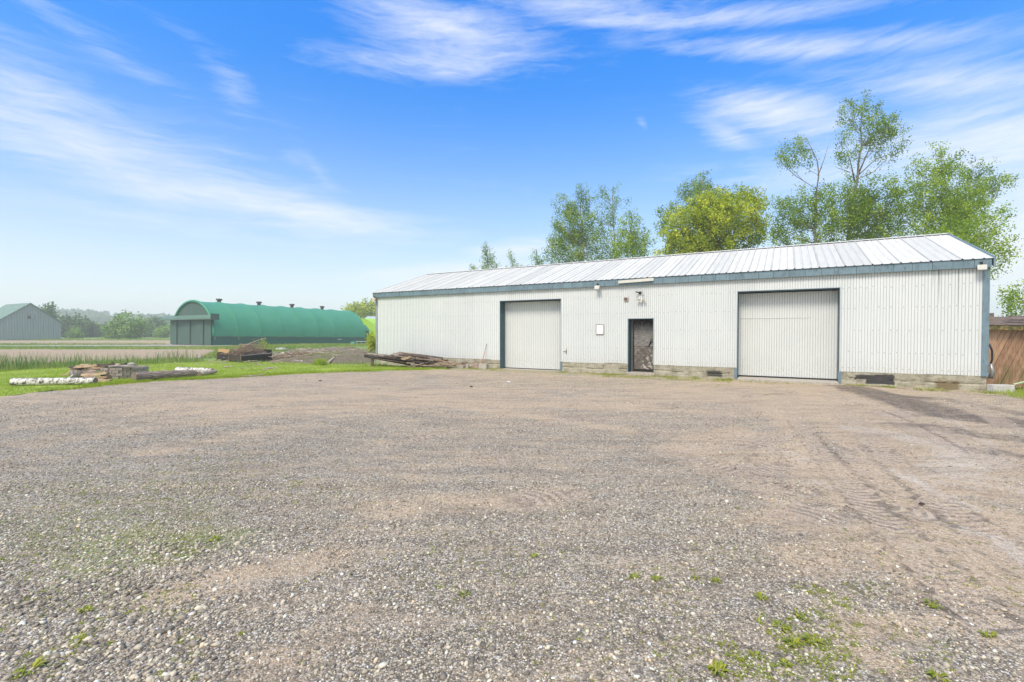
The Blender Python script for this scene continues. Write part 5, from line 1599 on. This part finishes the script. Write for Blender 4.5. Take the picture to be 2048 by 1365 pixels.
# fire pit ring of bricks
pc = np.array([-14.45, 17.75])
FP = empty('fire_pit', (pc[0], pc[1], 0), (0, 0, 0), 'curved low brick fire pit wall stacked with firewood', 'fire pit')
for cr in range(4):
    nbk = 19
    for k in range(nbk):
        a = 2 * pi * (k + 0.5 * (cr % 2)) / nbk
        if cr == 3 and rng.random() < 0.12: continue
        rr2 = 0.63 + rng.normal(0, 0.012)
        o = MB().box((-.101, -.05, -.045), (.101, .05, .045))
        me = None
        if cr == 0 and k == 0:
            brick_me = o.mesh('brick', M['brick'])
        ob = obj('brick', brick_me, FP, (cos(a) * rr2, sin(a) * rr2, 0.055 + cr * 0.098), (0, 0, a + pi / 2 + rng.normal(0, 0.05)))
        ob.scale = (rng.uniform(.95, 1.03), 1, 1)
tag(obj('flagstone', MB().box((-.42, -.13, 0), (.42, .13, .03)).mesh('flagstone', M['flag']), None, (-14.1, 17.25, 0.455), (0.02, 0, 0.1)), 'thin flat stone slab lying on top of the brick fire pit', 'stone')
tag(obj('stone', mesh_np('stone', ICO_V * np.array([.16, .12, .08]), ICO_F, M['flag'], True), None, (-13.85, 17.3, 0.52)), 'rounded grey stone on the right of the fire pit', 'stone')
tag(obj('stone', mesh_np('stone', ICO_V * np.array([.10, .09, .06]), ICO_F, simple('pink_stone', (0.45, 0.33, 0.26), .9), True), None, (-14.35, 17.3, 0.50)), 'small pinkish stone in the middle of the fire pit top', 'stone')
# upright stump round
st_ = gnd(158, 757)
e = empty('wood_round', (st_[0], st_[1], 0), (0, 0, 0), 'upright sawn round of dark-barked wood left of the fire pit', 'stump')
MB().tube([(0, 0, 0.0), (0, 0, 0.15), (0, 0, 0.30)], [.27, .26, .26], 16).obj('bark', M['dark_bark'], e, True)
MB().tube([(0, 0, .301), (0, 0, .312)], .255, 16).obj('cut_face', M['split'], e)


def slab(name, px, py, z, Lx, Wd, Th, rz, m_, label, cat, group, seed, curl=0.05, tilt=0.0):
    rg = np.random.default_rng(seed)
    c_ = gnd(px, py)
    V = []
    n = 7
    for i in range(n):
        x_ = (i / (n - 1) - .5) * Lx
        zc = curl * (abs(i / (n - 1) - .5) * 2) ** 2 + rg.normal(0, .006)
        wv2 = Wd * (1 - .35 * (abs(i / (n - 1) - .5) * 2) ** 3) * rg.uniform(.85, 1.1)
        V += [(x_, -wv2 / 2, zc), (x_, wv2 / 2, zc + rg.normal(0, .008)), (x_, wv2 / 2 * .8, zc + Th), (x_, -wv2 / 2 * .8, zc + Th)]
    Fc = []
    for i in range(n - 1):
        for k in range(4):
            Fc.append((i * 4 + k, i * 4 + (k + 1) % 4, (i + 1) * 4 + (k + 1) % 4, (i + 1) * 4 + k))
    Fc += [(3, 2, 1, 0), tuple((n - 1) * 4 + k for k in range(4))]
    o = MB().add(V, Fc).obj(name, m_, None, loc=(c_[0], c_[1], z), rot=(0, tilt, rz))
    return tag(o, label, cat, group)


GF = 'firewood piled by the fire pit'
SL = [(160, 757, .33, .60, .34, .035, .1, M['old_board'], 'dark curled bark slab on top of the upright round'), (150, 757, .36, .45, .22, .03, -.3, M['split'], 'pale slab jutting left off the upright round'),
      (178, 757, .41, .75, .36, .05, .15, M['split'], 'widest pale split slab on top of the firewood'), (192, 757, .36, .75, .30, .045, .0, M['split'], 'pale split slab second from the top of the firewood'),
      (190, 757, .26, .80, .26, .07, .05, M['grey_bark'], 'grey barked piece in the middle of the firewood'), (188, 758, .19, .75, .30, .03, -.1, M['old_board'], 'thin dark board low in the firewood'),
      (192, 759, .13, .85, .36, .05, .1, M['split'], 'orange-brown split piece low in the firewood'), (196, 762, .05, .90, .34, .05, -.12, M['split'], 'long pale split slab near the ground in the firewood'),
      (204, 764, .0, .50, .30, .05, .3, M['split'], 'mossy yellowish piece lowest in the firewood'), (212, 757, .43, .50, .22, .05, .2, M['old_board'], None), (228, 757, .43, .50, .22, .05, -.3, M['old_board'], None),
      (238, 757, .44, .45, .2, .05, .4, M['old_board'], None), (171, 756, .40, .30, .2, .06, .6, M['split'], 'small pinkish chip of wood among the top slabs')]
for i, (px, py, z, lx, wd, th, rz, mm, lab) in enumerate(SL):
    slab('firewood_slab', px, py, z, lx, wd, th * 1.6, rz, mm, lab or 'dark piece of bark lying on the brick fire pit', 'firewood', GF, 200 + i, curl=rng.uniform(-.02, .06), tilt=rng.uniform(-.08, .08))
for i, (px, py, z) in enumerate([(136, 758, .18), (138, 760, .05), (131, 762, .0)]):
    slab('bark_curl', px, py, z, .35, .16, .03, 1.0 - i * .7, M['split'] if i != 1 else M['birch'], ['pale bark curl leaning left of the upright round, topmost', 'white birch bark curl left of the upright round, middle one', 'pale bark curl on the grass left of the upright round, lowest'][i], 'bark', 'bark curls left of the round', 230 + i, tilt=-.7 + i * .3)

# ------------------------------------------------------------------ cart with branches
near_c = np.array([-15.05, 26.4]); lc = np.array([-17.3, 27.9]); rc = np.array([-14.1, 27.9])
d1 = lc - near_c; d2 = rc - near_c
CT = empty('utility_cart', (near_c[0], near_c[1], 0), (0, 0, 0), 'rusty black open utility cart heaped with dry branches', 'cart')


def board2(a, b, z0, z1, th=0.04):
    a, b = np.array(a), np.array(b)
    d_ = (b - a) / np.linalg.norm(b - a); n_ = np.array([-d_[1], d_[0]]) * th
    P = [(*a, z0), (*b, z0), (*(b + n_), z0), (*(a + n_), z0), (*a, z1), (*b, z1), (*(b + n_), z1), (*(a + n_), z1)]
    return P


z2 = np.zeros(2)
MB().hexa(board2(d1, d1 / 2 + .01, 0.10, 0.42)).obj('side_board', M['cartwood'], CT)
MB().hexa(board2(d1 / 2 - .01, z2, 0.07, 0.40)).obj('side_board', M['cartwood'], CT)
MB().hexa(board2(z2, d2 * 1.0, 0.08, 0.40)).obj('side_board', M['black'], CT)
MB().hexa(board2(d1 + d2, d1, 0.08, 0.52)).obj('side_board', M['black'], CT)
MB().hexa(board2(d2, d1 + d2, 0.08, 0.66)).obj('side_board', M['black'], CT)
MB().hexa([(0, 0, .1), (*d2, .1), (*(d1 + d2), .1), (*d1, .1), (0, 0, .14), (*d2, .14), (*(d1 + d2), .14), (*d1, .14)]).obj('floor', M['cartwood'], CT)
for f in (0.0, 0.5, 1.0):
    p = d1 * f + np.array([0.0, -0.03])
    MB().box((p[0] - .025, p[1] - .02, .04), (p[0] + .025, p[1] + .0, .44)).obj('post', M['frame_dark'], CT)
MB().tube([(*(-np.array([0.01, 0.02])), .36), (*(d2 + np.array([0.02, -.02])), .47)], .02, 6).obj('rail', M['steel'], CT)
q = d1 * 0.72 + np.array([0, -.06])
whl = MB().tube([(q[0], q[1], .13), (q[0] + .03, q[1] + .11, .13)], .14, 14).obj('wheel', M['black'], CT, True)
tag(MB().box((-.5, -.015, 0), (.5, .015, .22)).obj('plywood_offcut', simple('tan_plywood', (.42, .27, .13), .8), None, loc=(-17.0, 28.0, 0.47), rot=(-.25, 0.05, -.45)), 'tan plywood offcut at the left end of the cart', 'board')


def sticks(name, n, cen, spread, zf, Lr, rr2, m_, label, dirb=None, seed=0, tiltr=(-.2, .5)):
    rg = np.random.default_rng(seed)
    mb = MB()
    for _ in range(n):
        c_ = np.array(cen) + rg.normal(0, 1, 2) * np.array(spread)
        z0 = zf(c_[0], c_[1], rg)
        a = rg.normal(*dirb) if dirb else rg.random() * pi
        Ls = rg.uniform(*Lr); tl = rg.uniform(*tiltr)
        d_ = np.array([cos(a) * cos(tl), sin(a) * cos(tl), sin(tl)])
        p0 = np.array([c_[0], c_[1], z0]) - d_ * Ls / 2
        md = p0 + d_ * Ls * .5 + rg.normal(0, .05, 3)
        p1 = p0 + d_ * Ls + rg.normal(0, .05, 3)
        p0[2] = max(p0[2], .02); 
        r_ = rg.uniform(*rr2)
        mb.tube([p0, md, p1], [r_, r_ * .8, r_ * .4], 4)
    return tag(mb.obj(name, m_, None), label, kind='stuff')


cc = near_c + (d1 + d2) * .5
sticks('branch_pile', 170, cc + np.array([.05, .1]), (.55, .3), lambda x, y, rg: .38 + max(0, .62 * math.exp(-((x - cc[0] - .3) / .7) ** 2)) * rg.random(), (.5, 1.3), (.008, .02), M['twig'], 'heap of dry brown branches on the cart', (0.25, .9), 5, (-.2, .6))
mbb = MB()
b0 = cc + np.array([-.6, 0])
mbb.tube([(b0[0], b0[1], .62), (b0[0] + 1.0, b0[1], 1.05), (b0[0] + 1.9, b0[1] - .1, 1.36)], [.035, .028, .015], 5)
mbb.tube([(b0[0] + 1.25, b0[1], 1.02), (b0[0] + 1.1, b0[1], 1.32)], [.012, .006], 4).tube([(b0[0] + 1.4, b0[1], 1.08), (b0[0] + 1.45, b0[1], 1.34)], [.012, .005], 4)
tag(mbb.obj('long_branch', M['twig'], None), 'long bare branch sticking up to the right out of the cart', 'branch')
sticks('brush_heap', 190, (-13.2, 29.2), (.75, .9), lambda x, y, rg: .08 + .36 * rg.random() * math.exp(-((x + 13.2) / 1.1) ** 2), (.4, 1.2), (.010, .028), M['twig'], 'low heap of dry brush right of the cart', (0.0, .8), 6, (-.15, .3))
sticks('mound_debris', 260, (-13.5, 33.5), (2.6, 5.0), lambda x, y, rg: mound_z(x, y) + .03, (.3, 1.3), (.012, .04), M['grey_bark'], 'sticks and wood scraps scattered over the soil heap', (0.0, .7), 8, (-.05, .1))
# named debris logs on the mound
DL = [(545, 712, 592, 709, .07, M['birch'], 'white peeled trunk lying right of the cart'), (598, 711, 650, 713, .09, M['grey_bark'], 'thick brown log half sunk in the soil heap'), (564, 716, 600, 719, .06, M['grey_bark'], 'grey log at the front of the brush heap'),
      (600, 706, 648, 707, .045, M['birch'], 'pale thin pole on the left of the soil heap'), (618, 697, 622, 705, .07, M['birch'], 'pale forked stump piece on the far side of the soil heap'), (660, 704, 690, 700, .06, M['birch'], 'pale thin trunk on the right of the soil heap'),
      (692, 703, 706, 704, .08, M['old_board'], 'dark short log at the far right of the soil heap'), (620, 727, 640, 731, .035, M['old_board'], 'thin dark stick at the lawn edge of the soil heap'), (655, 728, 668, 722, .07, M['grey_bark'], 'pinkish root chunk at the near edge of the soil heap'),
      (708, 701, 735, 705, .035, M['old_board'], 'thin dark pole pointing at the lumber pile'), (560, 723, 606, 725, .03, M['birch'], 'thin pale stick along the lawn edge'), (640, 700, 662, 701, .05, M['birch'], 'short pale log in the middle of the soil heap')]
for i, (a, b, c_, d_, r_, mm, lab) in enumerate(DL):
    p0 = gnd(a, b); p1 = gnd(c_, d_)
    if np.linalg.norm(p1 - p0) > 3.2: p1 = p0 + (p1 - p0) / np.linalg.norm(p1 - p0) * 3.2
    p0[2] = mound_z(p0[0], p0[1]) + r_ * .8; p1[2] = mound_z(p1[0], p1[1]) + r_ * .9
    log_thing('debris_log', p0, p1, r_, mm, lab, 'log', 'logs and poles on the soil heap', n=9, seed=300 + i, taper=.7)
p = gnd(565, 701)
tag(obj('grey_tarp', mesh_np('grey_tarp', ICO_V * np.array([.75, .5, .22]) * (1 + rng.uniform(-.15, .15, (12, 1))), ICO_F, simple('grey_tarp', (.36, .37, .36), .7), True), None, (p[0], p[1], .05)), 'crumpled grey tarp bundle behind the brush heap', 'tarp')
p = gnd(552, 717)
tag(obj('white_bag', mesh_np('white_bag', ICO_V * np.array([.28, .2, .14]) * (1 + rng.uniform(-.2, .2, (12, 1))), ICO_F, simple('white_bag', (.5, .52, .48), .6), True), None, (p[0], p[1], .12)), 'dirty white bag at the front of the brush heap', 'bag')
# sapling between cart and hangar
e = tree('sapling', 'thin young sapling standing behind the cart', 'sapling', 33, [(527, 683), (527, 700), (527, 712)], [(527, 686, 5, 5, .9), (533, 692, 6, 5, .9), (522, 692, 5, 4, .6)], M['maple'], leaf=.09, sig=.10, per=9, seed=14, tr=.02)
p = gnd(640, 731)
xx = p[0] + rng.normal(0, .13, 420); yy_ = p[1] + rng.normal(0, .13, 420)
o = grass('grass_tuft', xx - p[0], yy_ - p[1], 0 * xx, rng.uniform(.15, .42, 420), .018 + 0 * xx, M['lawngrass'], rng, 'tall bright green grass tuft in front of the soil heap', None, .5, True, None)
o.location = (p[0], p[1], 0); o['category'] = 'grass tuft'
xx = rng.normal(0, .3, 300)

# ------------------------------------------------------------------ lumber pile against the wall
GL = 'boards in the lumber pile'
LB = []
rgl = np.random.default_rng(31)
A0 = np.array([-7.15, 23.9]); A1 = np.array([-2.95, 22.7])
dl = (A1 - A0) / np.linalg.norm(A1 - A0); nl_ = np.array([-dl[1], dl[0]])
for i in range(36):
    lay = i // 7
    t0 = rgl.uniform(0, .18) + (0.10 * lay if lay > 1 else 0) ; t1 = rgl.uniform(.72, 1.02) - .05 * lay
    if i % 5 == 4: t0 = rgl.uniform(.35, .5)
    if lay >= 3: t0 = rgl.uniform(.3, .5); t1 = rgl.uniform(.7, .95)
    if i % 7 == 3: t1 = rgl.uniform(.45, .6)
    off = (i % 7 - 3) * .16 + rgl.normal(0, .03)
    z_at = lambda t_: .44 * max(0.0, 1 - t_) ** 1.1 * (1 if t_ < .9 else .6) + .035 + .078 * lay + (.03 if lay else 0)
    p0 = A0 + (A1 - A0) * t0 + nl_ * off; p1 = A0 + (A1 - A0) * t1 + nl_ * (off + rgl.normal(0, .05))
    LB.append((p0, p1, z_at(t0), z_at(t1), rgl.uniform(.10, .17), rgl.uniform(.025, .045), rgl.normal(0, .2)))
for i, (p0, p1, z0, z1, wd, th, rl) in enumerate(LB):
    Lb = float(np.hypot(np.linalg.norm(p1 - p0), z1 - z0))
    me = MB().box((0, -wd / 2, -th / 2), (Lb, wd / 2, th / 2)).mesh('lumber_board', M['old_board'])
    o = obj('lumber_board', me, None, (p0[0], p0[1], z0), (rl, math.asin((z0 - z1) / Lb), math.atan2(*(p1 - p0)[::-1])))
    tag(o, 'weathered dark board stacked in the lumber pile by the wall', 'board', GL)
# beams with a distinct look
def beam(p0, p1, wd, th, m_, lab, cat='beam', name='beam'):
    p0, p1 = np.array(p0, float), np.array(p1, float); Lb = np.linalg.norm(p1 - p0); d_ = (p1 - p0) / Lb
    o = MB().box((0, -wd / 2, -th / 2), (Lb, wd / 2, th / 2)).obj(name, m_, None, loc=p0, rot=(0, -math.asin(d_[2]), math.atan2(d_[1], d_[0])), bevel=0.006)
    return tag(o, lab, cat)


beam((-7.35, 23.75, .50), (-4.4, 22.75, .06), .14, .12, M['cartwood'], 'thick black beam along the front of the lumber pile, left end raised')
beam((-7.2, 23.85, .62), (-5.0, 23.2, .38), .20, .03, M['grey_bark'], 'pale grey plank on the raised left end of the lumber pile')
beam((-6.9, 23.45, -.05), (-6.9, 23.45, .38), .12, .12, M['old_board'], 'short post propping the raised end of the lumber pile', 'post', 'prop_post')
beam((-4.7, 22.6, .14), (-2.7, 22.3, .05), .10, .05, M['grey_bark'], 'pale grey board lowest at the right front of the lumber pile')
beam((-3.6, 22.8, .34), (-2.2, 22.4, .10), .09, .05, M['split'], 'pale board slanting down at the right end of the lumber pile')
log_thing('short_log', (-4.75, 23.0, .42), (-4.45, 22.6, .42), .09, M['old_board'], 'short round log standing out on top of the lumber pile', 'log', seed=401, n=12)
log_thing('short_log', (-4.7, 22.55, .13), (-4.62, 22.35, .12), .11, M['grey_bark'], 'round log end showing low at the front of the lumber pile', 'log', seed=402, n=12)
slab('wood_chunk', 815, 735, .40, .55, .3, .10, .4, M['split'], 'light brown broken wood chunk on top of the lumber pile', 'wood', None, 410, tilt=-.3)
slab('wood_chunk', 862, 735, .30, .7, .3, .06, .1, M['old_board'], 'dark splintered slab on the right of the lumber pile', 'wood', None, 411, tilt=.1)
sticks('lumber_scraps', 60, (-3.3, 22.5), (.9, .25), lambda x, y, rg: .05 + .2 * rg.random(), (.3, .9), (.012, .03), M['twig'], 'splinters and scraps around the lumber pile', (-.3, .4), 12, (-.1, .2))

# ------------------------------------------------------------------ collapsing brown shed at the right
S = empty('collapsing_shed', (14.3, 14.35, 0), (0, 0, R(-6)), 'small brown wooden shed leaning to the right beside the white building', 'shed')
SH = 0.80
for i in range(14):
    a = -0.5 + i * 0.15; b = a + 0.136
    if a > 1.05: break
    zb = 0.02 + 0.02 * (i % 3)
    MB().hexa([(a, 0, zb), (b, 0, zb), (b, .03, zb), (a, .03, zb), (a + SH, -.0, 1.78), (b + SH, -.0, 1.78), (b + SH, .03, 1.78), (a + SH, .03, 1.78)]).obj('siding_board', M['shedboard'], S)
for a in (-0.65, -0.8, -0.95, -1.1, -1.25):
    MB().hexa([(a, 0, .02), (a + .146, 0, .02), (a + .146, .03, .02), (a, .03, .02), (a + SH, 0, 1.78), (a + .146 + SH, 0, 1.78), (a + .146 + SH, .03, 1.78), (a + SH, .03, 1.78)]).obj('siding_board', M['shedboard'], S)
MB().hexa([(-1.2, .045, .05), (1.2, .045, .05), (1.2, .06, .05), (-1.2, .06, .05), (-1.2 + SH, .045, 1.77), (1.2 + SH, .045, 1.77), (1.2 + SH, .06, 1.77), (-1.2 + SH, .06, 1.77)]).obj('backing', M['gap_dark'], S)  # near-black sheet added so the gaps between boards look shaded
MB().hexa([(1.0, .2, 0), (3.5, .2, 0), (3.5, .3, 0), (1.0, .3, 0), (1.3, .2, 1.75), (3.5, .2, 1.75), (3.5, .3, 1.75), (1.3, .3, 1.75)]).obj('back_wall', M['cartwood'], S)
for dx in (1.25, 1.40, 1.55):
    MB().hexa([(dx + SH * .99, -.01, 1.70), (dx + .146 + SH * .99, -.01, 1.70), (dx + .146 + SH * .99, .02, 1.70), (dx + SH * .99, .02, 1.70),
               (dx + SH, -.01, 1.78), (dx + .146 + SH, -.01, 1.78), (dx + .146 + SH, .02, 1.78), (dx + SH, .02, 1.78)]).obj('siding_board', M['shedboard'], S)
MB().hexa([(-.6, -.22, 1.76), (4, -.22, 1.72), (4, -.16, 1.72), (-.6, -.16, 1.76), (-.6, -.22, 1.90), (4, -.22, 1.84), (4, -.16, 1.84), (-.6, -.16, 1.90)]).obj('roof_edge', M['mossedge'], S)
for r_ in range(7):
    for k in range(9):
        x0 = -.6 + k * .5 + (.25 if r_ % 2 else 0); y0 = -.24 + r_ * .26; z0 = 1.90 + r_ * .045
        if rng.random() < .06: continue
        MB().hexa([(x0, y0, z0), (x0 + .48, y0, z0 - .01), (x0 + .48, y0 + .30, z0 + .052), (x0, y0 + .30, z0 + .052), (x0, y0, z0 + .016), (x0 + .48, y0, z0 + .006), (x0 + .48, y0 + .30, z0 + .068), (x0, y0 + .30, z0 + .068)]).obj('shingle', M['shingle'], S)
MB().hexa([(-.6, -.15, 1.80), (4, -.15, 1.78), (4, 2.0, 2.1), (-.6, 2.0, 2.12), (-.6, -.15, 1.87), (4, -.15, 1.84), (4, 2.0, 2.17), (-.6, 2.0, 2.19)]).obj('roof_deck', M['cartwood'], S)
MB().box((.35, .35, 1.9), (.50, .45, 2.28)).obj('broken_post', M['grey_bark'], S)
# fallen siding panel leaning in front
FPn = empty('fallen_siding_panel', (15.05, 13.95, 0), (0, 0, R(-8)), 'loose brown siding panel leaning in front of the shed', 'board')
for k in range(2):
    a = k * .17
    MB().hexa([(a, 0, .0), (a + .166, 0, .0), (a + .166, .03, .0), (a, .03, .0), (a + .75, .22, 1.25), (a + .916, .22, 1.25), (a + .916, .25, 1.25), (a + .75, .25, 1.25)]).obj('siding_board', M['shedboard'], FPn)
# odds and ends at the corner
e = tag(MB().tube([(14.10, 13.35, .22), (14.45, 13.30, .32)], [.02, .03], 8).obj('green_bottle', M['green_plastic'], None), 'pale green plastic tube on the block at the right corner', 'tube')
e = tag(MB().tube([(13.86, 13.75, .35), (13.88, 13.72, .55), (13.86, 13.75, .78)], [.06, .05, .04], 8).obj('downpipe_piece', M['steel'], None, True), 'broken grey pipe hanging at the right corner of the building', 'pipe')
mb = MB().tube([(13.9, 13.85, 1.35), (13.99, 13.85, 1.15), (14.0, 13.85, .9), (13.93, 13.85, .7)], .025, 6)
tag(mb.obj('black_hose', M['black'], None, True), 'black hose hanging at the right corner of the white building', 'hose')
# litter
for px, py, s_, mm, lab in [(1221, 747.5, (.16, .08, .02), M['paper'], 'small white scrap of litter below the wall left of the dark door'), (1017, 765, (.12, .10, .015), M['paper'], 'pale pinkish flake on the gravel in front of the first door')]:
    p = gnd(px, py)
    tag(MB().box((-s_[0] / 2, -s_[1] / 2, 0), (s_[0] / 2, s_[1] / 2, s_[2])).obj('litter', mm, None, loc=(p[0], p[1], .015), rot=(.1, .1, .4)), lab, 'litter')
for px, py, r_, lab in [(943, 775, .035, 'dark clod with dry stems in the far gravel, middle'), (1843, 1012, .022, 'dark dry leaf clod on the right of the yard'), (640, 763, .04, 'dark clump on the lawn border')]:
    p = gnd(px, py)
    tag(obj('clod', mesh_np('clod', ICO_V * np.array([r_ * 1.6, r_, r_ * .6]) * (1 + rng.uniform(-.25, .25, (12, 1))), ICO_F, M['cartwood']), None, (p[0], p[1], .02)), lab, 'clod')

# ------------------------------------------------------------------ air
m_, t = mat('pale_haze')
pv = t.n('ShaderNodeVolumePrincipled')
pv.inputs['Color'].default_value = (0.94, 0.975, 1.0, 1)
pv.inputs['Density'].default_value = 0.00135
pv.inputs['Anisotropy'].default_value = 0.1
t.n('ShaderNodeOutputMaterial', {1: pv.outputs[0]})
tag(MB().box((-700, -260, -1.6), (700, 700, 30)).obj('haze', m_, None), 'thin pale haze in the air', kind='stuff')
